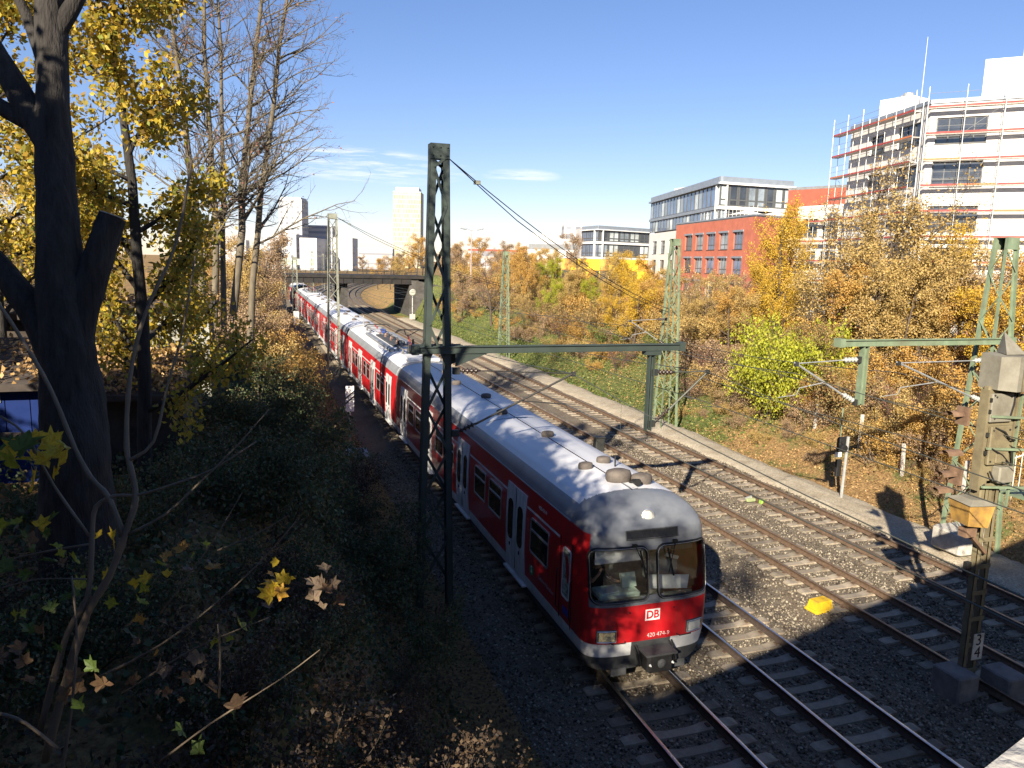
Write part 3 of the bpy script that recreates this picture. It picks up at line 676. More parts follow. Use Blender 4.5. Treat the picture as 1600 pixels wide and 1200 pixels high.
# ------------------------------------------------------------------ overhead line masts
def insulator(parent, a, b, m, sheds=4, r=.085):
    a, b = Vector(a), Vector(b); L = (b-a).length; prof = [(.022, 0), (.03, L*.12)]
    for i in range(sheds):
        h = L*(.2+.6*i/max(1, sheds-1)); prof += [(.035, h-.035), (r, h-.012), (r*.9, h+.004), (.035, h+.03)]
    prof += [(.03, L*.9), (.022, L)]
    return MB().lathe(prof, 10, a, (b-a)).obj('insulator', m, parent, True)
def lattice_mast(label, loc, H, w0, w1, d0, d1, m, kind='angle', panel=.72, leg=.10, sink=.6, name='catenary_mast', foot=True):
    t = thing(name, label, 'mast', loc, 0, 'lattice masts carrying the overhead line')
    z0 = -sink
    def cx(z): return (w0+(w1-w0)*z/H)/2
    def cy(z): return (d0+(d1-d0)*z/H)/2
    if kind == 'channel':
        for s in (-1, 1):
            b = MB(); a = [(s*cx(z0), 0, z0), (s*cx(H), 0, H)]
            b.bar((s*(cx(z0)), 0, z0), (s*cx(H), 0, H), .016, d1*1.0, 0, (0, 1, 0))
            for q in (-1, 1): b.bar((s*(cx(z0)-leg/2), q*(d1/2-.008), z0), (s*(cx(H)-leg/2), q*(d1/2-.008), H), leg, .016, 0, (0, 1, 0))
            b.obj('leg', m, t)
        faces = [(lambda z, s: (s*(cx(z)-leg*.6), -d1/2-.012, z)), (lambda z, s: (s*(cx(z)-leg*.6), d1/2+.012, z))]
        bw = .075
    else:
        for s in (-1, 1):
            for q in (-1, 1):
                b = MB(); b.bar((s*cx(z0), q*cy(z0), z0), (s*cx(H), q*cy(H), H), .012, leg, 0, (0, 1, 0)); b.bar((s*(cx(z0)-leg/2), q*(cy(z0)-leg/2), z0), (s*(cx(H)-leg/2), q*(cy(H)-leg/2), H), leg, .012, 0, (0, 1, 0)); b.obj('leg', m, t)
        faces = [(lambda z, s: (s*cx(z), -cy(z)-.008, z)), (lambda z, s: (s*cx(z), cy(z)+.008, z)), (lambda z, s: (-cx(z)-.008, s*cy(z), z)), (lambda z, s: (cx(z)+.008, s*cy(z), z))]
        bw = .045
    for fi, f in enumerate(faces):
        z = .25; s = 1 if fi % 2 else -1
        while z < H-.5:
            ph = panel*(.6+.8*cx(z)/(w0/2)) if kind == 'channel' else panel
            z2 = min(z+ph, H-.32)
            up = (0, 1, 0) if fi < 2 else (1, 0, 0)
            b = MB(); p, q = Vector(f(z, s)), Vector(f(z2, -s)); b.bar(p, q, .010 if fi >= 2 else bw, bw if fi >= 2 else .010, 0, up)
            b.obj('brace', m, t); z, s = z2, -s
    # top plates with bolts
    b = MB(); b.lohi((-cx(H)-.012, -cy(H)-.03 if kind != 'channel' else -d1/2-.03, H-.36), (cx(H)+.012, -cy(H)-.016 if kind != 'channel' else -d1/2-.016, H+.02))
    b.lohi((-cx(H)-.012, (cy(H) if kind != 'channel' else d1/2)+.016, H-.36), (cx(H)+.012, (cy(H) if kind != 'channel' else d1/2)+.03, H+.02)); b.lohi((-cx(H)-.012, -(cy(H) if kind != 'channel' else d1/2), H), (cx(H)+.012, (cy(H) if kind != 'channel' else d1/2), H+.015))
    cap = b.obj('cap_plate', m, t)
    if kind == 'channel':
        for s in (-1, 0, 1):
            for z in (H-.08, H-.28): MB().lathe([(.022, 0), (.022, .02), (.012, .03)], 6, (s*(cx(H)-.05), -d1/2-.03, z), (0, -1, 0)).obj('bolt', M_DARKSTEEL, cap)
    if foot: MB().cbox((0, 0, -.35), (w0+.5, d0+.5, .75), .05).obj('foundation', M_CONC, t)
    return t
def beam(parent, x0, x1, y, z, m, w=.16, h=.17, end=True):
    b = MB()
    for q in (-1, 1):
        b.lohi((x0, y+q*w/2-.008, z-h/2), (x1, y+q*w/2+.008, z+h/2))
        for s in (-1, 1): b.lohi((x0, y+q*(w/2+.03)-.03, z+s*h/2-.008), (x1, y+q*(w/2+.03)+.03, z+s*h/2+.008))
    b.lohi((x0, y-.06, z-.05), (x1, y+.06, z+.05))
    o = b.obj('cross_beam', m, parent)
    if end:
        for x in (x0, x1): MB().lohi((x-.16, y-w/2-.07, z-h/2-.03), (x+.02, y+w/2+.07, z+h/2+.05)).obj('end_plate', m, o)
    return o
def cantilever(parent, xm, xe, y, zt, zb, zj, im, wm, direct=1):
    """tie and strut from a post at xm to the wire above the track at xe"""
    s = 1 if xe > xm else -1
    insulator(parent, (xm+s*.12, y, zt), (xm+s*.72, y, zt-.01), im); insulator(parent, (xm+s*.12, y, zb+.03), (xm+s*.62, y, zb+.03+(zj-zb)*.5/abs(xe-xm)), im)
    for z in (zt, zb): MB().lohi((xm-.05, y-.06, z-.09), (xm+s*.14, y+.06, z+.09)).obj('hinge', M_DARKSTEEL, parent)
    MB().tube([(xm+s*.70, y, zt-.01), (xe, y, zj+.02)], .018, 6).obj('top_tie', wm, parent)
    MB().tube([(xm+s*.60, y, zb+(zj-zb)*.5/abs(xe-xm)), (xe+s*.06, y, zj+.05)], .030, 6).obj('strut', wm, parent)
    k = .55; xs, zs = xm+(xe-xm)*k, zb+(zj-zb)*k
    MB().tube([(xs, y, zs-.02), (xe-s*.2, y, zs-.16)], .018, 5).obj('steady_tube', wm, parent)
    MB().tube([(xe-s*.2, y, zs-.14), (xe-s*.1, y, zs-.36), (xe+s*.55, y, zs-.42)], .012, 5).obj('steady_arm', wm, parent)
    MB().lohi((xe-.05, y-.05, zj-.06), (xe+.06, y+.05, zj+.07)).obj('clamp', M_DARKSTEEL, parent)

GZ = lambda x, y: float(ground_z(x, y))
# the large mast beside the train with its cross beam, drop post and two arms
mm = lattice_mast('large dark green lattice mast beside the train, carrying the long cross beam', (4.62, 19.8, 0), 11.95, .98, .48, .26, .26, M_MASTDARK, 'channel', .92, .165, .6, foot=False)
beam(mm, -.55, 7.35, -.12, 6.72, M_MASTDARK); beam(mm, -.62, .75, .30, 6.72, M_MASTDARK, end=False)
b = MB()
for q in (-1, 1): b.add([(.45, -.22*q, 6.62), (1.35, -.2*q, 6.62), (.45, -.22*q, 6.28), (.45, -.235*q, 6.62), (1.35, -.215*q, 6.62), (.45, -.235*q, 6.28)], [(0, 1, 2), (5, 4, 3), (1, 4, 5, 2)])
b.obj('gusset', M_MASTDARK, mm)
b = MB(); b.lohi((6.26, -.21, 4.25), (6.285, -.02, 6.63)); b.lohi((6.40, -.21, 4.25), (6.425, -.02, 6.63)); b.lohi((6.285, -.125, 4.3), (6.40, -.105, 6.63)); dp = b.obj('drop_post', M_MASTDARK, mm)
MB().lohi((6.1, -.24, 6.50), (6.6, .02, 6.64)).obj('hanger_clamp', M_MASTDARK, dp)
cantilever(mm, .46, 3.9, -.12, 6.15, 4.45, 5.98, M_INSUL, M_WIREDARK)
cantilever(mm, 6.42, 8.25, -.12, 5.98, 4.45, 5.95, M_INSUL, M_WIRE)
# masts on the left of the train
lattice_mast('grey lattice mast left of the train, second from the photographer', (5.55, 56.5, 0), 12.0, .95, .62, .42, .36, M_MASTGREY, 'angle', .95, .12, foot=False)
lattice_mast('third grey lattice mast left of the train, short of the far bridge', (5.1, 98.5, 0), 8.8, .72, .56, .4, .36, M_MASTGREY, 'angle', .85, .10, foot=False)
lattice_mast('slender grey lattice mast behind bushes at the far left end of the train', (4.3, 112, 0), 8.4, .6, .46, .4, .36, M_MASTGREY, 'angle', .8, .09, foot=False)
# masts on the right bank
m3_ = lattice_mast('green lattice mast on the right bank just behind the end of the cross beam', (22.55, 38.5, .3), 10.2, 1.05, .42, .9, .38, M_MASTGREEN, 'angle', .8, .10, foot=False)
m4_ = lattice_mast('thin green lattice mast on the grassy right bank, farther off', (22.9, 70, 0), 9.9, 1.0, .42, .8, .36, M_MASTGREEN, 'angle', .8, .09, foot=False)
m5_ = lattice_mast('sage green lattice mast at the right edge behind the signal', (22.75, 18.5, .3), 9.9, 1.5, .46, 1.0, .42, M_MASTGREEN, 'angle', .78, .11, foot=False)
MB().cbox((-.45, -.1, .0), (1.45, 1.2, .75), .09).obj('foundation', M_CONC, m5_)
b5 = beam(m5_, -6.35, .4, -.3, 6.65, M_MASTGREEN)
b = MB(); b.lohi((-5.58, -.40, 4.78), (-5.55, -.2, 6.56)); b.lohi((-5.42, -.40, 4.78), (-5.39, -.2, 6.56)); b.lohi((-5.55, -.31, 4.8), (-5.42, -.29, 6.56)); b.obj('drop_post', M_MASTGREEN, m5_)
cantilever(m5_, -5.55, -7.9, -.3, 6.15, 4.85, 6.05, M_INSULG, M_GALV); cantilever(m5_, -.45, -4.15, -.3, 6.05, 4.7, 6.0, M_INSULG, M_GALV)
cantilever(m3_, -.35, -2.7, -.25, 5.75, 4.3, 5.65, M_INSUL, M_GALV)
# far masts beyond the bridge
for i, (px, yy, hh, lab) in enumerate(((17.6, 205, 12, 'distant grey mast with a bracket arm standing beyond the far bridge'), (12.2, 190, 10, 'distant slim grey mast beyond the bridge, left of the pier'), (15.0, 220, 9.5, 'distant lattice mast beyond the bridge, between two others'))):
    q = lattice_mast(lab, (px+float(curve_x(yy))*.5, yy, 0), hh, .7, .45, .4, .3, M_MASTGREY, 'angle', 1.2, .1, foot=False)
    MB().tube([(0, 0, hh-1.2), (3.2, 0, hh-1.0)], .06, 5).obj('bracket_arm', M_MASTGREY, q)

# ------------------------------------------------------------------ wires
def overhead_line(label, spec, m=M_WIRE, r=.012):
    """spec: support points (x, y, z of messenger, z of contact wire)"""
    t = thing('overhead_line', label, 'overhead wire', (0, 0, 0), 0, 'overhead wires above the tracks')
    mp, cp = [], []
    for (xa, ya, za, ca), (xb, yb, zb, cb) in zip(spec, spec[1:]):
        n = 10; sag = min(1.0, abs(yb-ya)*.02)
        for i in range(n):
            s = i/n; mp.append((xa+(xb-xa)*s, ya+(yb-ya)*s, za+(zb-za)*s-sag*4*s*(1-s))); cp.append((xa+(xb-xa)*s, ya+(yb-ya)*s, ca+(cb-ca)*s))
        for k in (1, 3, 5, 7, 9):
            s = k/n; x, y = xa+(xb-xa)*s, ya+(yb-ya)*s
            MB().tube([(x, y, ca+(cb-ca)*s), (x, y, za+(zb-za)*s-sag*4*s*(1-s))], .005, 3).obj('dropper', m, t)
    mp.append(spec[-1][:3]); cp.append((spec[-1][0], spec[-1][1], spec[-1][3]))
    MB().tube(mp, r, 4).obj('messenger_wire', m, t); MB().tube(cp, r, 4).obj('contact_wire', m, t)
overhead_line('overhead wire pair running above the red train', [(8.1, -12, 6.1, 5.1), (8.5, 19.7, 6.0, 5.05), (7.8, 56.5, 6.2, 5.05), (8.2, 98.5, 6.1, 5.0), (8, 140, 5.0, 4.7)])
overhead_line('overhead wire pair above the shiny track beside the train', [(11.4, -12, 6.1, 5.1), (12.85, 19.7, 5.97, 5.05), (11.4, 56.5, 6.2, 5.05), (11.7, 98.5, 6.1, 5.0), (11.5, 140, 4.95, 4.7)])
overhead_line('overhead wire pair above the track beside the yellow box', [(16.4, -12, 6.1, 5.1), (14.85, 18.2, 6.08, 5.1), (16.5, 38.5, 6.2, 5.1), (16.0, 70, 6.2, 5.1), (16.2, 140, 4.95, 4.7)])
overhead_line('overhead wire pair above the track along the right bank', [(19.9, -12, 6.1, 5.1), (18.6, 18.2, 6.03, 5.1), (19.9, 38.3, 5.7, 5.0), (19.6, 70, 6.1, 5.1), (19.8, 140, 4.95, 4.7)])
def tension_wire(label, a, b, m=M_WIREDARK, gap=.18, clampat=.06):
    t = thing('tension_wire', label, 'wire', (0, 0, 0), 0, 'wires slung from the mast heads')
    a, b = Vector(a), Vector(b)
    for s in (0, 1):
        o = Vector((0, 0, -gap*s)); pts = [a+(b-a)*(i/12)+o*min(1, i/2)+Vector((0, 0, -.5*4*(i/12)*(1-i/12))) for i in range(13)]
        MB().tube(pts, .017, 4).obj('wire', m, t)
    c = a+(b-a)*clampat; MB().box(c+Vector((0, 0, -.12)), (.16, .16, .10)).obj('turnbuckle', M_MASTGREY, t)
tension_wire('double wire slanting down from the head of the large mast', (4.9, 19.75, 11.6), (22.4, 38.4, 6.6))
tension_wire('double wire slanting down from the head of the second mast', (5.8, 56.4, 11.8), (22.7, 69.9, 6.8))

# ------------------------------------------------------------------ signal seen from behind
def text(body, size, m, parent, loc, rot, name='lettering', ext=.002, align='CENTER', offset=0.0):
    cu = bpy.data.curves.new(name, 'FONT'); cu.body = body; cu.size = size; cu.extrude = ext; cu.align_x = align; cu.align_y = 'CENTER'; cu.resolution_u = 3; cu.offset = offset
    cu.materials.append(m); tmp = bpy.data.objects.new(name, cu); COL.objects.link(tmp)
    me = bpy.data.meshes.new_from_object(tmp.evaluated_get(bpy.context.evaluated_depsgraph_get())); bpy.data.objects.remove(tmp); me.name = name
    return link(name, me, parent, loc, rot)
M_OLIVE = mat('signal_back_olive', (.17, .145, .085), .75, var=.15, scale=3, dirt=(.08, .062, .04, .7), dscale=2.6)
M_OLIVEG = mat('signal_hood_grey', (.19, .18, .145), .7, var=.12, scale=3, dirt=(.10, .085, .06, .65), dscale=2.4)
M_RUSTY = mat('rusty_yellow', (.36, .21, .05), .75, var=.25, scale=2.2, dirt=(.13, .08, .045, .85), dscale=3)
M_VISOR = mat('visor_brown', (.16, .10, .065), .7, var=.25, scale=4)
def signal():
    t = thing('railway_signal', 'tall olive signal seen from behind, with plate reading 3 4', 'signal', (15.17, 12.0, -.35), 0)
    Z = .35
    for x in (-.42, .62): MB().cbox((x, -.1 if x < 0 else -.45, .2), (.60, .75, .9), .04).obj('base_block', mat('dark_concrete', (.17, .16, .15), .95, var=.2, scale=4), t)
    for x in (-.13, .17):
        b = MB(); b.lohi((x-.055, -.06, 0), (x+.055, -.045, 5.0)); b.lohi((x-.055, -.06, 0), (x-.043, .08, 5.0)); b.lohi((x+.043, -.06, 0), (x+.055, .08, 5.0)); b.obj('post', M_OLIVE, t)
    for z in np.arange(.5, 4.9, .62): MB().lohi((-.2, -.075, z), (.24, -.062, z+.10)).obj('batten', M_OLIVE, t)
    # number plate
    pl = MB().lohi((-.02, -.115, .82), (.28, -.10, 1.44)).obj('number_plate', mat('plate_cream', (.62, .58, .48), .6, var=.12, scale=5, dirt=(.3, .26, .2, .5), dscale=4), t)
    text('3', .38, M_BLACK, pl, (.13, -.118, 1.285), (R(90), 0, 0)); text('4', .38, M_BLACK, pl, (.13, -.118, .985), (R(90), 0, 0))
    # back board and equipment
    MB().cbox((-.02, .02, 5.95), (.82, .16, 2.25), .03).obj('back_board', M_OLIVE, t)
    MB().lohi((-.46, -.09, 4.80), (-.40, .12, 7.0)).obj('side_plate', M_OLIVE, t); MB().lohi((.38, -.09, 4.80), (.44, .12, 7.0)).obj('side_plate', M_OLIVE, t)
    MB().cbox((-.1, -.10, 6.62), (.62, .09, .62), .02).obj('cover_panel', M_OLIVEG, t); MB().cbox((-.05, -.11, 5.80), (.58, .09, .85), .02).obj('cover_panel', M_OLIVE, t)
    MB().cbox((.12, -.16, 5.16), (.42, .22, .36), .03).obj('junction_box', M_OLIVEG, t); MB().cbox((-.02, -.13, 5.52), (.30, .14, .20), .02).obj('junction_box', M_OLIVE, t)
    MB().cbox((-.12, .10, 4.65), (.36, .3, .55), .03).obj('junction_box', M_OLIVE, t)
    # the hooded head
    b = MB(); x0, x1 = -.16, .42; b.add([(x0-.22, -.20, 7.02), (x1, -.34, 7.0), (x1+.03, .35, 7.0), (x0-.18, .30, 7.02), (x0-.22, -.20, 7.72), (x1, -.34, 7.72), (x1+.03, .35, 7.76), (x0-.18, .30, 7.76), (x0+.08, -.40, 7.0), (x0+.08, -.40, 7.74)], [(0, 8, 9, 4), (8, 1, 5, 9), (1, 2, 6, 5), (2, 3, 7, 6), (3, 0, 4, 7), (4, 9, 5, 6, 7), (0, 3, 2, 1, 8)])
    b.add([(-.18, -.15, 7.76), (.38, -.15, 7.76), (.1, .2, 8.22), (.1, .32, 7.77)], [(0, 1, 2), (1, 3, 2), (3, 0, 2)]); hd = b.obj('head_hood', M_OLIVEG, t)
    MB().lohi((.05, -.412, 7.01), (.075, -.398, 7.73)).obj('seam', M_OLIVE, hd)
    for x, z in ((-.30, 6.40), (.12, 6.40), (-.30, 6.86), (.12, 6.86), (-.28, 5.46), (.18, 5.46), (-.28, 6.14), (.18, 6.14), (-.36, 4.95), (.36, 4.95), (-.36, 6.9), (.36, 6.2)):
        MB().lathe([(.022, 0), (.022, .014), (.012, .02)], 6, (x, -.158 if abs(z-5.8) < .5 else -.148, z), (0, -1, 0)).obj('bolt', M_DARKSTEEL, t)
    for z in (6.5, 6.75, 5.6, 6.0): MB().lohi((-.43, -.14, z), (-.37, -.10, z+.09)).obj('hinge', M_DARKSTEEL, t)
    # cables
    for pts in ([(-.25, -.16, 6.2), (.0, -.2, 6.1), (.15, -.2, 5.95), (.36, -.16, 5.9)], [(-.3, -.17, 5.75), (0, -.2, 5.6), (.3, -.18, 5.35)], [(-.28, -.18, 5.25), (-.18, -.22, 5.05), (.1, -.24, 4.98), (.3, -.2, 5.0), (.34, -.18, 5.4), (.3, -.16, 5.75)], [(.22, -.14, 6.95), (.2, -.16, 6.7), (.15, -.15, 6.45)]):
        MB().tube(pts, .02, 5).obj('cable', M_BLACK, t)
    # brackets to the ladder cage at the right
    for z in (6.45, 5.75, 4.9): MB().bar((-.4, -.14, z), (1.6, -.3, z-.13), .05, .05).obj('bracket', M_MASTGREEN, t)
    MB().bar((.46, -.12, 6.9), (.40, -.12, 4.4), .05, .05).obj('bracket', M_MASTGREEN, t)
    for k in range(4): MB().bar((1.0+.32*k, -.1, 4.55), (1.0+.32*k, -.25, 5.5), .035, .035).obj('cage_bar', M_MASTGREEN, t)
    MB().lohi((.9, -.4, 4.5), (2.2, .5, 4.55)).obj('platform', M_MASTGREEN, t)
    # visors on the far side
    for x, y, z in ((-.62, .5, 6.35), (-.70, .5, 5.0), (-.72, .55, 4.62), (-.74, .4, 5.5)):
        b = MB(); n = 8
        V = [(x+dx, y+math.cos(a)*.0+.13*math.cos(a), z+.11*math.sin(a)) for dx in (-.22, .20) for a in np.linspace(0, math.pi, n)]
        b.add(V, [(i, i+1, n+i+1, n+i) for i in range(n-1)]); b.obj('visor', M_VISOR, t)
    for z in (5.0, 6.35): MB().lohi((-.52, .3, z-.2), (-.45, .6, z+.2)).obj('lamp_back', M_VISOR, t)
    # rusty lamp box on an arm
    a = MB().bar((.0, -.08, 3.35), (-.75, -.22, 3.95), .09, .07).obj('arm', M_VISOR, t)
    b = MB(); b.add([(-1.10, -.50, 4.20), (-.60, -.56, 4.14), (-.63, -.05, 4.14), (-1.0, .0, 4.20), (-1.17, -.55, 4.66), (-.54, -.62, 4.64), (-.56, .02, 4.68), (-1.10, .06, 4.69)], [(0, 3, 2, 1), (4, 5, 6, 7), (0, 1, 5, 4), (1, 2, 6, 5), (2, 3, 7, 6), (3, 0, 4, 7)]); lb = b.obj('lamp_box', M_RUSTY, t)
    MB().add([(-1.20, -.59, 4.665), (-.51, -.66, 4.645), (-.53, .05, 4.685), (-1.13, .09, 4.695), (-1.0, -.46, 4.75), (-.7, -.5, 4.74), (-.7, -.1, 4.76), (-.98, -.1, 4.76)], [(0, 1, 5, 4), (1, 2, 6, 5), (2, 3, 7, 6), (3, 0, 4, 7), (4, 5, 6, 7), (3, 2, 1, 0)]).obj('lid', M_OLIVEG, lb)
    MB().lohi((-1.0, -.4, 3.9), (-.7, -.2, 4.1)).obj('lamp_stand', M_VISOR, lb)
    MB().bar((-.75, -.2, 3.93), (-.95, -.3, 3.98), .12, .10).obj('arm_end', M_VISOR, t)
    MB().lohi((-.55, -.15, 2.9), (-.42, -.05, 3.2)).obj('small_box', M_BLACK, t)
signal()

# ------------------------------------------------------------------ small trackside things
def sign_board():
    t = thing('sign_board', 'white board with two black slanting stripes left of the train', 'sign', (4.5, 39, GZ(4.5, 39)))
    z0 = t.location.z
    MB().tube([(.1, .03, 0), (.1, .03, 2.4-z0)], .035, 6).obj('post', M_GALV, t)
    bd = MB().lohi((-.11, -.02, 1.28-z0), (.31, .0, 2.6-z0)).obj('board', M_WHITE, t)
    for k in (0, 1):
        z = 1.65+.26*k-z0; MB().add([(-.11, -.024, z), (.31, -.024, z+.36), (.31, -.024, z+.46), (-.11, -.024, z+.1)], [(0, 1, 2, 3)]).obj('stripe', M_BLACK, bd)
sign_board()
t = thing('sign_board', 'small plain white board by the masts at the far end of the train', 'sign', (4.9, 93, -.4))
MB().tube([(0, 0, 0), (0, 0, 2.2)], .04, 5).obj('post', M_GALV, t); MB().lohi((-.3, -.02, 1.5), (.3, 0, 3.0)).obj('board', M_WHITE, t)
def switch_cabinet():
    z = GZ(3.9, 31)
    t = thing('relay_cabinet', 'weathered small cabinet with peeling posts in the shade left of the train', 'cabinet', (3.92, 31, z))
    wood = mat('weathered_board', (.30, .25, .18), .9, var=.35, scale=3, stretch=(8, 8, 1), dirt=(.08, .06, .05, .7), dscale=2)
    for i, x in enumerate((-.28, -.1, .08, .26)): MB().lohi((x-.075, -.2-.02*(i % 2), 0), (x+.075, .18, 1.12-z)).obj('panel', wood, t)
    b = MB(); b.add([(-.48, -.34, 1.10-z), (.48, -.36, 1.04-z), (.46, .3, 1.16-z), (-.46, .3, 1.2-z), (-.46, -.3, 1.2-z), (.46, -.3, 1.16-z), (.42, .26, 1.27-z), (-.42, .26, 1.3-z)], [(0, 3, 2, 1), (4, 5, 6, 7), (0, 1, 5, 4), (1, 2, 6, 5), (2, 3, 7, 6), (3, 0, 4, 7)]); b.obj('lid', mat('lid_lead', (.26, .27, .28), .7, var=.2, scale=6), t)
switch_cabinet()
def yellow_box():
    t = thing('track_magnet', 'bright yellow box lying on the ballast between tracks', 'box', (14.75, 16.25, -.30), .12)
    b = MB(); b.cbox((0, 0, .06), (.74, .50, .10), .05); b.obj('base_flange', M_YELLOW, t)
    V = [(-.30, -.19, .1), (.30, -.19, .1), (.30, .19, .1), (-.30, .19, .1), (-.26, -.15, .33), (.26, -.15, .33), (.26, .15, .33), (-.26, .15, .33)]
    MB().add(V, [(4, 5, 6, 7), (0, 1, 5, 4), (1, 2, 6, 5), (2, 3, 7, 6), (3, 0, 4, 7)]).obj('hood', M_YELLOW, t)
yellow_box()
def post_box():
    t = thing('cable_box', 'dark box on a short post between the tracks', 'box', (15.82, 33, -.3))
    t.location.x = 14.3; t.location.y = 29.9
    MB().cbox((0, 0, .5), (.14, .14, 1.5), .02).obj('post', M_DARKSTEEL, t); MB().cbox((0, 0, 1.52), (.42, .36, .6), .03).obj('box', M_DARKSTEEL, t); MB().cbox((0, 0, 1.845), (.48, .42, .05), .02).obj('lid', M_DARKSTEEL, t)
post_box()
t = thing('lubricator', 'small pale green device clamped to the rail', 'device', (18.92, 24.9, -.16))
grn = mat('pale_green', (.26, .30, .15), .6, var=.15)
MB().cbox((-.28, -.05, .08), (.40, .17, .13), .03).obj('body', grn, t); MB().cbox((.1, -.3, .05), (.22, .2, .18), .03).obj('clamp', mat('bright_green', (.22, .40, .06), .6, var=.3, scale=12), t); MB().bar((-.5, .0, .12), (-.2, 0, .2), .05, .1).obj('arm', M_GALV, t)
def dwarf_signal():
    t = thing('light_signal', 'small black light signal on a pale post at the foot of the bank', 'signal', (22.65, 24.4, -.15))
    MB().tube([(.05, 0, 0), (.12, 0, 2.55)], .065, 8).obj('post', M_GALV, t)
    for z in (.45, .9, 1.4): MB().lathe([(.075, 0), (.075, .05)], 8, (.06+.025*z, 0, z)).obj('collar', M_GALV, t)
    b = MB(); b.cbox((-.02, .16, 2.2), (.48, .2, .62), .08); hd = b.obj('head', M_BLACK, t)
    MB().lathe([(.14, 0), (.15, .15), (.13, .22)], 12, (-.12, .06, 2.1), (0, -1, 0)).obj('lens_hood', M_BLACK, hd)
    MB().lohi((-.38, .06, 1.70), (-.08, .09, 1.90)).obj('number_plate', M_WHITE, t)
    MB().cbox((-.05, .22, 1.2), (.24, .16, .7), .02).obj('box', M_BLACK, t)
    MB().tube([(-.1, .2, 2.5), (-.1, .2, 3.7)], .03, 5).obj('stem', M_MASTGREEN, t)
dwarf_signal()
def bank_fence():
    grey = mat('fence_post_grey', (.45, .44, .41), .85, var=.2, scale=4); wood = mat('picket_wood', (.27, .21, .15), .9, var=.3, scale=4)
    t = thing('fence', 'sparse old fence of grey concrete posts on the leafy bank', 'fence')
    for x, y, h, lean in ((26.6, 27.8, 1.55, .02), (26.9, 31.2, 1.3, .05), (26.0, 24.6, 1.4, -.04), (27.5, 35.3, 1.3, .03), (25.8, 21.5, 1.5, .04), (28.0, 40, 1.3, 0)):
        z = GZ(x, y); MB().bar((x, y, z-.3), (x+lean*2, y, z+h), .11, .11).obj('post', grey, t)
    t2 = thing('picket_fence', 'leaning rustic wooden pickets behind the drop post', 'fence')
    for i in range(13):
        x, y = 28.4+i*.06, 34.0-i*.16; z = GZ(x, y); MB().bar((x, y, z-.2), (x+random.uniform(-.12, .12), y+random.uniform(-.1, .1), z+1.05+random.uniform(-.2, .2)), .07, .03).obj('picket', wood, t2)
    MB().bar((28.4, 34.0, GZ(28.4, 34)+.7), (29.15, 32.1, GZ(29.15, 32.1)+.7), .05, .05).obj('rail', wood, t2)
    t3 = thing('picket_fence', 'broken pickets lying in a heap below the scaffolded building', 'fence')
    for i in range(7):
        x, y = 25.9+i*.13, 26.4+i*.02; z = GZ(x, y); MB().bar((x, y, z-.1), (x-.75+random.uniform(-.1, .1), y+random.uniform(-.2, .2), z+.95+random.uniform(-.3, .2)), .08, .03).obj('picket', wood, t3)
    t4 = thing('metal_fence', 'grey bar fence at the right edge beside the signal', 'fence')
    for i in range(22):
        x, y = 25.4+i*.17, 20.6-i*.10; z = GZ(x, y); MB().tube([(x, y, z-.1), (x, y, z+1.75)], .022, 4).obj('bar', grey, t4)
    for h in (.25, 1.6): MB().tube([(25.4, 20.6, GZ(25.4, 20.6)+h), (29, 18.5, GZ(29, 18.5)+h)], .03, 4).obj('rail', grey, t4)
bank_fence()
def floodlight():
    t = thing('street_lamp', 'tall two armed lamp rising above orange trees right of the large mast', 'lamp', (30.1, 108, 5.5))
    MB().tube([(0, 0, 0), (0, 0, 7.8)], [.11, .06], 7).obj('pole', mat('lamp_red_grey', (.34, .27, .26), .6), t)
    for s in (-1, 1):
        a = MB().tube([(0, 0, 7.6), (s*.7, 0, 7.9), (s*1.0, -.1, 7.85)], .035, 5).obj('arm', M_GALV, t)
        MB().cbox((s*1.25, -.15, 7.85), (.95, .35, .16), .06, 0, Matrix.Rotation(-s*.22, 3, 'Y')).obj('lamp_head', M_GALV, a)
floodlight()
t = thing('sign_gantry', 'pale green sign panel above the far bridge railing', 'sign', (8, 200, 0))
MB().lohi((-.7, 0, 6.6), (7.6, .15, 8.1)).obj('panel', mat('gantry_green', (.45, .52, .40), .6, var=.15), t)
for x in (0, 6.8): MB().tube([(x, .1, 0), (x, .1, 6.6)], .12, 6).obj('post', M_MASTGREY, t)
def bridge_side_signal():
    t = thing('light_signal', 'round headed signal on a post at the foot of the far bridge abutment', 'signal', (23.2, 116, -.1))
    MB().tube([(0, 0, 0), (0, 0, 3.6)], .08, 6).obj('post', M_GALV, t); MB().cbox((0, 0, .3), (.8, .7, .8), .05).obj('base', M_CONC, t)
    MB().lathe([(.5, 0), (.52, .1), (.4, .2)], 14, (0, -.1, 4.0), (0, -1, 0)).obj('disc', mat('disc_grey', (.35, .35, .30), .6), t)
    t = thing('telegraph_post', 'thin dark post with cross pegs on the green bank before the bridge', 'post', (25.6, 98, GZ(25.6, 98)))
    MB().tube([(0, 0, -.3), (0, 0, 4.4)], .06, 6).obj('post', M_DARKSTEEL, t)
    for z in np.arange(2.2, 4.3, .35): MB().tube([(-.22, 0, z), (.22, 0, z)], .035, 4).obj('peg', M_DARKSTEEL, t)
bridge_side_signal()
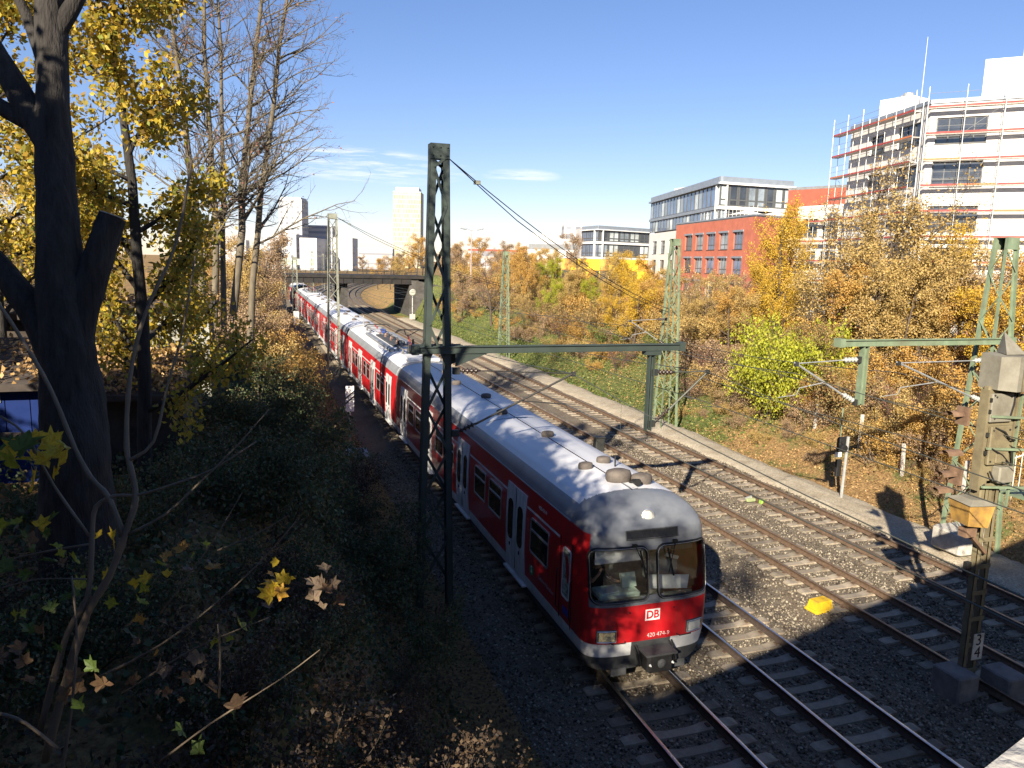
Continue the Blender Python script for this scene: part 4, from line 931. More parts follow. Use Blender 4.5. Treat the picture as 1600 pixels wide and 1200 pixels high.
# ------------------------------------------------------------------ the red train
M_RED = mat('train_red', (.44, .008, .013), .38, var=.10, scale=1.2, spec=.5, dirt=(.17, .03, .028, .75), dscale=1.8, coat=.1, stretch=(1.5, 1.5, .35))
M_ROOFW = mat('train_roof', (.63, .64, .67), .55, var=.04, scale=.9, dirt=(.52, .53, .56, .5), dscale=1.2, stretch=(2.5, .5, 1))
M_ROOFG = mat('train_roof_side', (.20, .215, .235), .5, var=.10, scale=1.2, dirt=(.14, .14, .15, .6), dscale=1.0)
M_NOSE = mat('train_nose_grey', (.135, .15, .175), .36, var=.08, scale=1.5, dirt=(.2, .2, .21, .4), dscale=1.5)
M_LGREY = mat('train_light_grey', (.56, .57, .58), .5, var=.08, scale=1.4, dirt=(.30, .29, .28, .7), dscale=1.2)
M_DOOR = mat('train_door', (.58, .59, .60), .5, var=.10, scale=1.2, dirt=(.20, .19, .18, .85), dscale=2.2, stretch=(1.5, 1.5, .35))
M_UNDER = mat('train_underframe', (.055, .058, .062), .8, var=.25, scale=3)
M_TGLASS = mat('train_window', (.010, .011, .012), .05, var=.1, spec=.6)
M_ALU = mat('aluminium', (.62, .62, .62), .35, metal=.8, var=.06)
M_VENT = mat('roof_vent', (.10, .085, .075), .75, var=.2, scale=6)
M_GREENC = mat('cab_green', (.55, .68, .58), .6, var=.05); M_PAPER = mat('cab_white', (.82, .82, .80), .8, var=.03)
M_BLIND = mat('cab_blind', (.62, .62, .64), .8, var=.06); M_CABDK = mat('cab_dark', (.20, .22, .20), .9, var=.2)
M_CABGLASS = glass_mat('cab_glass', (.93, .97, .95), .08, 1.0)
M_LENS = mat('lamp_lens', (.45, .46, .44), .25, var=.06, scale=10, spec=1.0); M_LENSGLINT = mat('lamp_lens_glint', (.75, .55, .30), .2, var=.4, scale=30, bump=.4, bscale=60)  # left headlight lens: golden glint of the sun put into its colour
M_TEXTW = mat('lettering_white', (.74, .74, .73), .6, var=.03); M_TEXTR = mat('logo_red', (.55, .01, .02), .5, var=.03); M_TEXTG = mat('logo_green', (.03, .28, .10), .5, var=.03); M_BLUE = mat('sticker_blue', (.02, .05, .30), .5, var=.05)
ZS = 1.06      # height factor of the carriages
PROF = [(1.28, .40), (1.40, .50), (1.44, .70), (1.46, .74), (1.49, 1.02), (1.515, 1.5), (1.515, 2.0), (1.505, 2.5), (1.475, 2.9), (1.43, 3.24), (1.375, 3.42), (1.27, 3.58), (1.10, 3.70), (.78, 3.79), (.40, 3.835), (.02, 3.85)]
PZ = np.array([p[1] for p in PROF]); PX = np.array([p[0] for p in PROF])
def xw(z): return float(np.interp(z, PZ, PX))
def body_mat(z):                      # 0 red 1 roof 2 roof side 3 light grey 4 underframe 5 nose
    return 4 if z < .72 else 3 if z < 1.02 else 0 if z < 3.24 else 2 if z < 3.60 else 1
BMATS = [M_RED, M_ROOFW, M_ROOFG, M_LGREY, M_UNDER, M_NOSE]
ZR = sorted(set([.40, .50, .60, .70, .72, .82, .92, 1.02] + [round(1.02+.06*i, 3) for i in range(1, 37)] + [3.24, 3.30, 3.36, 3.42, 3.48, 3.54, 3.60, 3.64, 3.67, 3.70, 3.725, 3.75, 3.775, 3.79, 3.805, 3.82, 3.835, 3.843, 3.85]))
ZR = [z for z in ZR if not (3.19 < z < 3.24)]
NEXP, DC = 3.9, .66
def yf(z):
    if z < 1.0: return .10*(1-(z-.4)/.6)
    if z < 1.85: return 0.0
    if z < 3.05: return .20*(z-1.85)/1.2
    s = min(1, (z-3.05)/.8); return .20+1.0*s**2.6
def fy(x, z):
    W = xw(z); q = min(1.0, abs(x)/W); d = DC*(W/1.5)**.5
    return yf(z)+d*(1-(max(0, 1-q**NEXP))**(1/NEXP))
def in_pane(x, z, sx, grow=0.0):
    x0, x1, z0, z1, r = .12-grow, 1.40+grow, 1.90-grow, 2.96+grow, .16
    u = x*sx
    if not (x0 < u < x1 and z0 < z < z1): return False
    dx = max(x0+r-u, u-(x1-r), 0); dz = max(z0+r-z, z-(z1-r), 0); return dx*dx+dz*dz < r*r
def make_front_body(t, L):
    T = 44; cols = []
    for j in range(-T, T+1):
        a = abs(j)/T*math.pi/2; cols.append(math.copysign(1, j)*math.sin(a)**(2/NEXP) if j else 0.0)
    b = MB(); panes = {1: MB(), -1: MB()}
    def P(q, z): x = q*xw(z); return (x, fy(x, z), z)
    for k in range(len(ZR)-1):
        z0, z1 = ZR[k], ZR[k+1]; zc = (z0+z1)/2
        for j in range(len(cols)-1):
            q0, q1 = cols[j], cols[j+1]; V = [P(q0, z0), P(q1, z0), P(q1, z1), P(q0, z1)]; xc = (V[0][0]+V[1][0])/2
            hit = [s for s in (-1, 1) if in_pane(xc, zc, s)]
            if hit: panes[hit[0]].add(V, [(0, 1, 2, 3)]); continue
            yc = sum(v[1] for v in V)/4; m = body_mat(zc)
            side = abs(xc) > 1.40*xw(zc)/1.5
            if zc > 1.80 and not (side and zc < 3.24): m = 5 if yc < 1.28 else m
            if zc < 1.02 and abs(xc) < .48: m = 4
            b.add(V, [(0, 1, 2, 3)], m)
        for s, q in ((-1, -1.0), (1, 1.0)):
            a0, a1 = P(q, z0), P(q, z1); cut = 1.30
            for ya0, ya1, yb0, yb1 in ((a0[1], a1[1], max(a0[1], cut), max(a1[1], cut)), (max(a0[1], cut), max(a1[1], cut), L, L)):
                V = [(a0[0], ya0, z0), (a0[0], yb0, z0), (a1[0], yb1, z1), (a1[0], ya1, z1)]
                m = body_mat(zc)
                if m in (1, 2) and yb0 <= max(a0[1], cut)+1e-6: m = 5
                b.add(V, [(3, 2, 1, 0) if s < 0 else (0, 1, 2, 3)][:1] if s > 0 else [(0, 3, 2, 1)], m)
    n = len(ZR); V = [(s*xw(z), L, z) for s in (-1, 1) for z in ZR]
    b.add(V, [(i, i+1, n+i+1, n+i) for i in range(n-1)], 4)
    bo = b.obj('body', BMATS, t, True)
    bm = bmesh.new(); bm.from_mesh(bo.data); bmesh.ops.remove_doubles(bm, verts=bm.verts, dist=.0008); bm.to_mesh(bo.data); bm.free()
    bo.data.polygons.foreach_set('use_smooth', [True]*len(bo.data.polygons))
    for s in (-1, 1):
        # outline of the windscreen as a rubber gasket
        x0, x1, z0, z1, r = .12, 1.40, 1.90, 2.96, .16; pts = []
        def arc(cx, cz, a0):
            for i in range(7):
                a = a0+math.pi/2*i/6; pts.append((cx+r*math.cos(a), cz+r*math.sin(a)))
        def line(p, q, n):
            for i in range(1, n): pts.append((p[0]+(q[0]-p[0])*i/n, p[1]+(q[1]-p[1])*i/n))
        arc(x1-r, z1-r, 0); line((x1-r, z1), (x0+r, z1), 14); arc(x0+r, z1-r, math.pi/2); line((x0, z1-r), (x0, z0+r), 8); arc(x0+r, z0+r, math.pi); line((x0+r, z0), (x1-r, z0), 14); arc(x1-r, z0+r, 1.5*math.pi); line((x1, z0+r), (x1, z1-r), 8)
        P3 = [(s*x, fy(x, z)-.008, z) for x, z in pts]; P3.append(P3[0])
        g = MB().tube(P3, .034, 6, cap=False).obj('window_gasket', M_BLACK, t, True)
        P4 = [(s*x, fy(x, z)-.044, z) for x, z in pts]; P4.append(P4[0]); MB().tube(P4, .005, 4, cap=False).obj('trim', M_ALU, g)
        w = panes[s].obj('windscreen', M_CABGLASS, t, True)
    return bo
def side_pt(s, off): return lambda y, z: (s*(xw(z)+off), y, z)
def rrect(y0, y1, z0, z1, r, n=4):
    out = []
    for cy, cz, a0 in ((y1-r, z1-r, 0), (y0+r, z1-r, 90), (y0+r, z0+r, 180), (y1-r, z0+r, 270)):
        for i in range(n+1): a = R(a0+90*i/n); out.append((cy+r*math.cos(a), cz+r*math.sin(a)))
    return out
def ring_frame(s, y0, y1, z0, z1, r, w, off):
    o = rrect(y0, y1, z0, z1, r); i_ = rrect(y0+w, y1-w, z0+w, z1-w, max(.01, r-w)); n = len(o); f = side_pt(s, off); g = side_pt(s, -.01)
    V = [f(*p) for p in o]+[f(*p) for p in i_]+[g(*p) for p in o]+[g(*p) for p in i_]
    F = []
    for k in range(n):
        l = (k+1) % n; F += [(k, l, n+l, n+k), (k, 2*n+k, 2*n+l, l), (n+k, n+l, 3*n+l, 3*n+k)]
    return MB().add(V, F)
def car_window(t, s, y0, y1, z0=1.76, z1=2.62):
    fr = ring_frame(s, y0, y1, z0, z1, .08, .045, .016).obj('window', M_ALU, t)
    MB().prism(rrect(y0+.03, y1-.03, z0+.03, z1-.03, .06), side_pt(s, .005), side_pt(s, -.004)).obj('pane', M_TGLASS, fr)
    zb = z0+(z1-z0)*.66; MB().lohi((s*(xw(zb)+.004), y0+.03, zb-.022), (s*(xw(zb)+.02), y1-.03, zb+.022)).obj('sash_bar', M_ALU, fr)
def car_door(t, s, y0, y1):
    ym = (y0+y1)/2; rows = [.86, 1.3, 1.8, 2.3, 2.7, 3.0]
    for a, b_ in ((y0, ym-.012), (ym+.012, y1)):
        f, g = side_pt(s, .018), side_pt(s, -.01); V = []; F = []
        for z in rows: V += [f(a, z), f(b_, z), g(a, z), g(b_, z)]
        for i in range(len(rows)-1):
            k = i*4; F += [(k, k+1, k+5, k+4), (k, k+4, k+6, k+2), (k+1, k+3, k+7, k+5)]
        e = (len(rows)-1)*4; F += [(0, 2, 3, 1), (e, e+1, e+3, e+2)]
        d = MB().add(V, F).obj('door_leaf', M_DOOR, t)
        c = (a+b_)/2; MB().prism(rrect(c-.2, c+.2, 1.58, 2.62, .17, 6), side_pt(s, .026), side_pt(s, .01)).obj('pane', M_TGLASS, d)
        MB().lohi((s*(xw(1.5)+.02), c-.03, 1.40), (s*(xw(1.5)+.035), c+.03, 1.48)).obj('push_button', M_BLACK, d)
    MB().lohi((s*1.36, y0-.05, .70), (s*1.56, y1+.05, .745)).obj('step', M_LGREY, t)
    MB().lohi((s*1.51, ym-.012, .9), (s*1.518, ym+.012, 2.98)).obj('door_seal', M_BLACK, t)
def roof_vent(t, x, y, big=1.0):
    z = float(np.interp(abs(x), PX[::-1], PZ[::-1]))
    b = MB(); n = 14; prof = [(.9, .0), (1.0, .03), (1.02, .10), (.92, .145), (.6, .165), (.05, .17)]
    V = [(x+.19*big*r*math.cos(2*math.pi*j/n), y+.14*big*r*math.sin(2*math.pi*j/n), z-.02+h*big) for r, h in prof for j in range(n)]
    F = [(i*n+j, i*n+(j+1) % n, (i+1)*n+(j+1) % n, (i+1)*n+j) for i in range(len(prof)-1) for j in range(n)]+[tuple(range((len(prof)-1)*n, len(prof)*n))]
    b.add(V, F); return b.obj('roof_vent', M_VENT, t, True)
def bogie(t, y):
    b = MB()
    for s in (-1, 1): b.cbox((s*1.05, y, .48), (.22, 3.0, .26), .06); b.cbox((s*1.1, y, .62), (.2, .6, .22), .04)
    b.box((0, y, .52), (2.0, .5, .3)); b.obj('bogie', M_UNDER, t)
    for q in (-1.25, 1.25):
        for s in (-1, 1): MB().lathe([(.42, 0), (.45, .02), (.45, .05), (.42, .06), (.42, .135), (.2, .14)], 20, (s*.68, y+q, .445), (s, 0, 0)).obj('wheel', M_DARKSTEEL, t)
SIDES = (-1,)
def car_side(t, doors, wins, s):
    for y0 in doors: car_door(t, s, y0, y0+1.50)
    for y0, y1 in wins: car_window(t, s, y0, y1)
def white_lines(t, s, segs):
    for y0, y1 in segs:
        V = [side_pt(s, .003)(y, z) for y, z in ((y0, 2.73), (y1, 2.73), (y1, 2.785), (y0, 2.785))]; MB().add(V, [(0, 1, 2, 3)]).obj('line', M_LGREY, t)
def gutter(t, y0, y1):
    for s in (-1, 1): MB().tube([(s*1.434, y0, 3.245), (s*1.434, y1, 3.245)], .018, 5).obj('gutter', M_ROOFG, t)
def side_text(t, s, body, size, y, z, m, name='lettering'):
    # lettering on the left flank reads towards the front of the train
    return text(body, size, m, t, (s*(xw(z)+.006), y, z), (R(90), 0, R(-90) if s < 0 else R(90)), name, .001)
def plain_body(t, L):
    b = MB(); zs = [.40, .50, .72, 1.02, 1.5, 2.0, 2.5, 2.9, 3.24, 3.37, 3.5, 3.6, 3.66, 3.70, 3.75, 3.79, 3.835, 3.85]
    ys = (.30, .42, L-.42, L-.30)
    def P(s, z, i): k = .985 if i in (0, 3) else 1; return (s*xw(z)*k, ys[i], .4+(z-.4)*(.992 if i in (0, 3) else 1))
    for z0, z1 in zip(zs, zs[1:]):
        m = body_mat((z0+z1)/2)
        for i in range(3):
            for s in (-1, 1):
                V = [P(s, z0, i), P(s, z0, i+1), P(s, z1, i+1), P(s, z1, i)]; b.add(V, [(0, 1, 2, 3) if s > 0 else (3, 2, 1, 0)], m)
    for i in (0, 3):
        V = [P(s, z, i) for s in (-1, 1) for z in zs]; n = len(zs); b.add(V, [(k, k+1, n+k+1, n+k) for k in range(n-1)], 4)
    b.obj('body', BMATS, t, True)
    b = MB(); b.lohi((-.75, L-.3, .9), (.75, L+.3, 3.2)); b.obj('gangway', M_BLACK, t)
    for y in (.36, L-.36): 
        pts = [(s*xw(z)*1.002, y, z+.004) for s, zz in ((-1, [3.24, 3.4, 3.55, 3.66, 3.74, 3.79, 3.835, 3.85]), (1, [3.85, 3.835, 3.79, 3.74, 3.66, 3.55, 3.4, 3.24])) for z in zz]
        MB().tube(pts, .03, 5).obj('roof_rib', M_ROOFG, t)

TX, TY = TRACKS[0], 13.7
DRS = [4.0, 9.45, 14.9, 20.0]
def leading_car():
    L = 22.6
    t = thing('train_carriage', 'leading red train carriage with grey nose, windscreens and driver', 'train carriage', (TX, TY, 0), 0, 'carriages of the red train')
    t.scale.z = ZS
    make_front_body(t, L)
    s = -1
    car_side(t, DRS, [(2.35, 3.6), (6.0, 7.2), (7.55, 8.75), (11.4, 12.6), (12.95, 14.2), (16.8, 18.0), (18.35, 19.55)], s)
    white_lines(t, s, [(1.75, 3.95), (5.55, 9.4), (11.0, 14.85), (16.45, 19.95)]); gutter(t, 1.3, L-.3)
    MB().lohi((-.75, L, .9), (.75, L+.45, 3.2)).obj('gangway', M_BLACK, t)
    # cab side door with its window
    fr = ring_frame(s, 1.02, 1.48, 1.55, 2.66, .10, .04, .014).obj('cab_side_window', M_LGREY, t); MB().prism(rrect(1.05, 1.45, 1.58, 2.63, .08), side_pt(s, .006), side_pt(s, -.004)).obj('pane', mat('cab_side_reflection', (.30, .33, .28), .08, var=.5, scale=4, stretch=(1, 1, 3)), fr)  # a pale reflection is put into this pane's colour
    for y in (.93, 1.60): MB().lohi((s*(xw(1.8)-.002), y-.012, 1.0), (s*(xw(1.8)+.006), y+.012, 2.85)).obj('door_gap', M_BLACK, t)
    for y in (.88, 1.66): MB().tube([(s*1.53, y, 1.2), (s*1.575, y, 1.25), (s*1.575, y, 2.05), (s*1.53, y, 2.1)], .014, 5).obj('grab_handle', M_BLACK, t)
    MB().add([side_pt(s, .008)(y, z) for y, z in ((1.08, 1.18), (1.40, 1.18), (1.40, 1.36), (1.08, 1.36))], [(0, 1, 2, 3)]).obj('sticker', M_BLUE, t)
    # lettering on the flank
    for y in (3.78, 9.2, 5.7): side_text(t, s, '2', .42, y, 2.36, mat('pale_red', (.62, .16, .15), .6))
    side_text(t, s, '420 474-9', .13, 2.9, 2.98, M_TEXTW)
    MB().lathe([(.14, 0), (.14, .004)], 20, (s*(xw(1.36)+.001), 3.45, 1.36), (s, 0, 0)).obj('logo_disc', M_TEXTG, t)
    side_text(t, s, 'S', .24, 3.45, 1.36, M_TEXTW); side_text(t, s, 'S-Bahn München', .15, 2.45, 1.36, mat('text_grey', (.40, .30, .30), .6))
    # roof
    for x, y in ((-.28, 3.15), (.42, 3.6), (.05, 6.6), (-.25, 10.0), (.1, 13.0), (-.2, 16.2), (.1, 19.2)): roof_vent(t, x, y)
    roof_vent(t, .02, 1.95, 1.65); roof_vent(t, .52, 1.75, 1.35)
    b = MB(); b.tube([(.22, 1.75, 3.83), (.22, 1.62, 3.92), (.22, 1.35, 3.95)], [.03, .04, .085], 10); b.obj('horn', M_BLACK, t)
    MB().tube([(.55, 3.2, 3.78), (.55, 3.2, 4.06), (.55, 3.3, 4.06)], .022, 5).obj('antenna', M_BLACK, t)
    MB().lohi((-.02, 1.32, 3.852), (.02, 1.7, 3.862)).obj('roof_seam', M_NOSE, t)
    for y in (9.3,): MB().tube([(x, y+.05*x, float(np.interp(abs(x), PX[::-1], PZ[::-1]))+.003) for x in np.linspace(-1.0, 1.0, 9)], .012, 4).obj('roof_seam', M_ROOFG, t)
    # lamps, destination box, wipers
    yy = fy(0, 3.52); l = MB().lathe([(.155, -.06), (.155, .04), (.13, .06), (.118, .045), (.118, .02)], 22, (0, yy, 3.50), (0, -1, .25)).obj('top_lamp', M_ALU, t); MB().lathe([(.117, 0), (.10, .035), (.02, .05)], 20, (0, yy-.02, 3.505), (0, -1, .25)).obj('lens', M_LENS, l)
    V = []; n = 12
    for z, o in ((3.13, -.03), (3.30, -.03)):
        for i in range(n+1): x = -.62+1.24*i/n; V.append((x, fy(x, z)+o, z))
    db = MB().add(V, [(i, i+1, n+2+i, n+1+i) for i in range(n)]).obj('destination_box', mat('dest_black', (.012, .012, .014), .25, var=.2), t)
    P = [(x, fy(x, z)-.03, z) for x, z in [(-.62+1.24*i/n, 3.13) for i in range(n+1)]+[(.62-1.24*i/n, 3.30) for i in range(n+1)]]; P.append(P[0]); MB().tube(P, .014, 4, cap=False).obj('box_frame', M_UNDER, db)
    for x0, z0, x1, z1 in ((-.42, 3.0, -.14, 2.42), (.55, 3.02, .36, 2.40)):
        a = (x0, fy(x0, z0)-.05, z0); e = (x1, fy(x1, z1)-.06, z1); w = MB().tube([a, e], .012, 5).obj('wiper', M_BLACK, t)
        m_ = [(a[i]*.35+e[i]*.65) for i in range(3)]; MB().bar((m_[0]-.10, m_[1], m_[2]+.30), (m_[0]+.08, m_[1], m_[2]-.30), .03, .03).obj('blade', M_BLACK, w)
        MB().box((x0, a[1]+.02, z0), (.1, .06, .06)).obj('pivot', M_BLACK, w)
    for x, m_ in ((-1.06, M_LENSGLINT), (1.06, M_LENS)):
        s_ = 1 if x > 0 else -1; z = 1.20; xs = [x-.21, x, x+.21]
        fr = MB()
        V = [(q, fy(q, zz)-o, zz) for o in (.05,) for zz in (z-.125, z+.125) for q in xs]; fr.add(V, [(0, 1, 4, 3), (1, 2, 5, 4)])
        V2 = [(q, fy(q, zz)+.02, zz) for zz in (z-.125, z+.125) for q in xs]
        k = len(fr.v); fr.add(V2, []); fr.f += [(0, 6, 7, 1), (1, 7, 8, 2), (3, 4, 10, 9), (4, 5, 11, 10), (0, 3, 9, 6), (2, 8, 11, 5)]; fr.m += [0]*6
        lamp = fr.obj('headlight', M_UNDER, t)
        V = [(q, fy(q, zz)-.056, zz) for zz in (z-.095, z+.095) for q in (x-.17, x, x+.17)]; MB().add(V, [(0, 1, 4, 3), (1, 2, 5, 4)]).obj('lens', m_, lamp)
        P = [(q, fy(q, zz)-.055, zz) for q, zz in ((x-.2, z-.115), (x, z-.115), (x+.2, z-.115), (x+.2, z+.115), (x, z+.115), (x-.2, z+.115), (x-.2, z-.115))]; MB().tube(P, .012, 4).obj('bezel', M_ALU, lamp)
    # emblem and number on the front
    def plate(x0, x1, z0, z1, o, m_, name, par):
        n = 4; V = [(x0+(x1-x0)*i/n, fy(x0+(x1-x0)*i/n, z)-o, z) for z in (z0, z1) for i in range(n+1)]; return MB().add(V, [(i, i+1, n+2+i, n+1+i) for i in range(n)]).obj(name, m_, par)
    pl = plate(-.19, .19, 1.43, 1.70, .006, M_TEXTR, 'logo_plate', t); plate(-.175, .175, 1.445, 1.685, .009, M_TEXTW, 'logo_field', pl)
    text('DB', .235, M_TEXTR, pl, (0, -.013, 1.562), (R(90), 0, 0), 'logo_letters', .002, offset=.006)
    text('420 474-9', .135, M_TEXTW, t, (.16, -.010, 1.12), (R(90), 0, 0), offset=-.003)
    for x in (-.55, .52): MB().lathe([(.02, 0), (.012, .02)], 6, (x, fy(x, 1.66), 1.66), (0, -1, 0)).obj('bolt', M_BLACK, t)
    # coupler, cow catcher, plough
    c = MB().cbox((.06, -.12, .66), (.62, .5, .40), .06).obj('coupler', M_BLACK, t); MB().lathe([(.09, 0), (.10, .03), (.05, .06)], 12, (.06, -.37, .68), (0, -1, 0)).obj('coupler_cone', M_UNDER, c)
    MB().lohi((-.32, -.42, .86), (.42, -.02, .90)).obj('coupler_lid', M_UNDER, c)
    for x in (-.2, .34): MB().lathe([(.03, 0), (.01, .05)], 6, (x, -.37, .66), (0, -1, 0)).obj('coupler_pin', M_LGREY, c)
    MB().lohi((-.46, .16, .42), (.46, .2, 1.0)).obj('coupler_recess', M_BLACK, t)
    for x in (-.42, -.36, .44, .5): MB().tube([(x, .0, .95), (x+.02, -.14, .8), (x+.05, -.16, .6), (x+.08, -.05, .5)], .022, 6).obj('air_hose', M_BLACK, t)
    for q in (-1, 1): MB().tube([(q*.62, .02, 1.06), (q*.66, -.06, 1.05), (q*.95, -.04, 1.05), (q*.99, .05, 1.06)], .012, 5).obj('shunter_handle', M_BLACK, t)
    for q in (-1, 1): MB().lohi((q*.72-.18, .05, .30), (q*.72+.18, .09, .46)).obj('rail_guard', M_UNDER, t)
    bogie(t, 3.3); bogie(t, L-3.3)
    b = MB()
    for y in (7.5, 10, 12.5): b.cbox((0, y, .58), (2.5, 1.7, .42), .05)
    b.obj('underfloor_box', M_UNDER, t)
    # the cab inside
    MB().lohi((-1.42, 1.95, .95), (1.42, 2.0, 3.3)).obj('cab_rear_wall', M_CABDK, t); MB().lohi((-1.40, .45, 1.0), (1.40, 1.95, 1.04)).obj('cab_floor', M_CABDK, t)
    MB().lohi((-1.2, .40, 3.02), (1.2, 1.95, 3.05)).obj('cab_ceiling', M_CABDK, t)
    b = MB(); b.cbox((-.60, .62, 1.86), (1.0, .52, .12), .04); dk = b.obj('driving_desk', M_GREENC, t)
    MB().lohi((-1.2, .40, 1.3), (1.2, .46, 1.80)).obj('desk_front', M_CABDK, dk); MB().box((-.25, .72, 2.05), (.34, .10, .30), 0, Matrix.Rotation(-.4, 3, 'X')).obj('console', M_GREENC, dk); MB().box((-.85, .56, 1.935), (.42, .28, .02), 0, Matrix.Rotation(.15, 3, 'Z')).obj('timetable', mat('paper_blue', (.5, .62, .66), .8), dk)
    bl = MB().lohi((-1.22, .42, 2.58), (-.08, .43, 2.98)).obj('sun_blind', M_BLIND, t); bl.rotation_euler = (0, 0, 0)
    MB().lohi((.12, .44, 2.72), (1.15, .45, 2.98)).obj('sun_blind', mat('blind_dark', (.10, .08, .07), .8), t)
    MB().box((.62, .44, 2.03), (.98, .015, .30), 0, Matrix.Rotation(.10, 3, 'Y')).obj('white_board', M_PAPER, t)
    MB().box((.55, .75, 2.25), (.8, .12, .35)).obj('second_console', mat('cab_grey', (.16, .18, .17), .7), t); MB().box((.75, .6, 2.52), (.34, .04, .07), 0, Matrix.Rotation(.3, 3, 'Y')).obj('clip', M_GALV, t)
    MB().cbox((-.70, 1.45, 1.35), (.5, .5, .14), .05).obj('driver_seat', M_CABDK, t)
    return t
lead = leading_car()

def driver():
    """seated person behind the left windscreen, one hand raised, the other on the desk"""
    ox, oy = TX-.72, TY+1.40
    J = {'pel': (0, 0, 1.52), 'sp': (0, -.02, 1.78), 'ch': (0, -.05, 2.00), 'nk': (0, -.06, 2.17), 'hd': (0, -.08, 2.30), 'tp': (0, -.08, 2.44),
         'ls': (-.19, -.05, 2.07), 'le': (-.25, -.30, 1.92), 'lh': (-.12, -.42, 2.16), 'lf': (-.09, -.44, 2.25), 'rs': (.19, -.05, 2.07), 're': (.27, -.28, 1.92), 'rh': (.36, -.52, 1.965), 'rf': (.39, -.60, 1.96),
         'lk': (-.14, -.42, 1.55), 'la': (-.14, -.42, 1.13), 'lt': (-.14, -.58, 1.08), 'rk': (.14, -.42, 1.55), 'ra': (.14, -.42, 1.13), 'rt': (.14, -.58, 1.08)}
    fing = []
    for h, base, d, up in (('lf', (-.09, -.44, 2.25), Vector((.25, -.1, 1)), Vector((1, .2, 0))), ('rf', (.39, -.60, 1.96), Vector((.3, -1, -.15)), Vector((1, .3, 0)))):
        for k in range(4):
            a = Vector(base)+up*(.018*(k-1.5)); n1 = '%s%da' % (h, k); n2 = '%s%db' % (h, k); ln = (.036, .043, .04, .03)[k]
            J[n1] = tuple(a+d*ln); J[n2] = tuple(a+d*ln*1.8+Vector((0, 0, -.015))); fing += [(h, n1), (n1, n2)]
        n1 = h+'t'; J[n1] = tuple(Vector(base)+up*-.045-d*.01); fing.append((h, n1))
    rad = dict(pel=.16, sp=.15, ch=.165, nk=.06, hd=.095, tp=.085, ls=.075, le=.045, lh=.033, lf=.034, rs=.075, re=.045, rh=.033, rf=.034, lk=.07, la=.05, lt=.045, rk=.07, ra=.05, rt=.045)
    E_ = [('pel', 'sp'), ('sp', 'ch'), ('ch', 'nk'), ('nk', 'hd'), ('hd', 'tp'), ('ch', 'ls'), ('ls', 'le'), ('le', 'lh'), ('lh', 'lf'), ('ch', 'rs'), ('rs', 're'), ('re', 'rh'), ('rh', 'rf'), ('pel', 'lk'), ('lk', 'la'), ('la', 'lt'), ('pel', 'rk'), ('rk', 'ra'), ('ra', 'rt')]+fing
    names = list(J); idx = {n: i for i, n in enumerate(names)}
    me = bpy.data.meshes.new('person'); me.from_pydata([J[n] for n in names], [(idx[a], idx[b_]) for a, b_ in E_], [])
    o = link('person', me, None, (ox, oy, .10)); md = o.modifiers.new('s', 'SKIN')
    for i, n in enumerate(names):
        r = rad.get(n, .0095); me.skin_vertices[0].data[i].radius = (r, r*.8 if n in ('pel', 'sp', 'ch') else r); me.skin_vertices[0].data[i].use_root = (n == 'pel')
    o.modifiers.new('u', 'SUBSURF').levels = 2; o.modifiers['u'].render_levels = 2
    dg = bpy.context.evaluated_depsgraph_get(); em = bpy.data.meshes.new_from_object(o.evaluated_get(dg)); o.modifiers.clear(); o.data = em
    skin = mat('skin', (.50, .29, .20), .6, var=.08); shirt = mat('shirt_black', (.018, .018, .02), .9, var=.2); tr = mat('trousers', (.03, .035, .05), .9)
    em.materials.clear()
    for m_ in (shirt, skin, tr): em.materials.append(m_)
    mi = []
    for p in em.polygons:
        c = p.center; fore = c.y < -.24 and c.z > 1.75
        mi.append(1 if (c.z > 2.16 and abs(c.x) < .13 and c.y > -.25) or (fore and (c - Vector(J['le'])).length > .05 and (c-Vector(J['re'])).length > .05) else 2 if c.z < 1.66 else 0)
    em.polygons.foreach_set('material_index', mi); em.polygons.foreach_set('use_smooth', [True]*len(em.polygons))
    hair = MB(); n = 12
    prof = [(.098, 0), (.108, .05), (.10, .10), (.07, .145), (.02, .16)]
    hair.lathe(prof, n, (0, -.055, 2.36)); h = hair.obj('hair', mat('hair_dark', (.03, .022, .018), .8), o, True)
    f = MB(); f.lathe([(.016, 0), (.018, .02), (.004, .035)], 7, (0, -.165, 2.335), (0, -1, -.25)); f.obj('nose', skin, o, True)
    for sx in (-1, 1):
        MB().lathe([(.014, 0), (.010, .008), (.002, .011)], 8, (sx*.036, -.166, 2.372), (0, -1, 0)).obj('eye', M_BLACK, o); MB().lathe([(.03, -.012), (.032, 0), (.02, .012)], 8, (sx*.1, -.07, 2.35), (sx, 0, 0)).obj('ear', skin, o)
    MB().lohi((-.025, -.170, 2.288), (.025, -.160, 2.296)).obj('mouth', mat('lips', (.30, .12, .10), .6), o)
    setp(o, 'train driver in black shirt seated behind the left windscreen, hand raised', 'person')
driver()

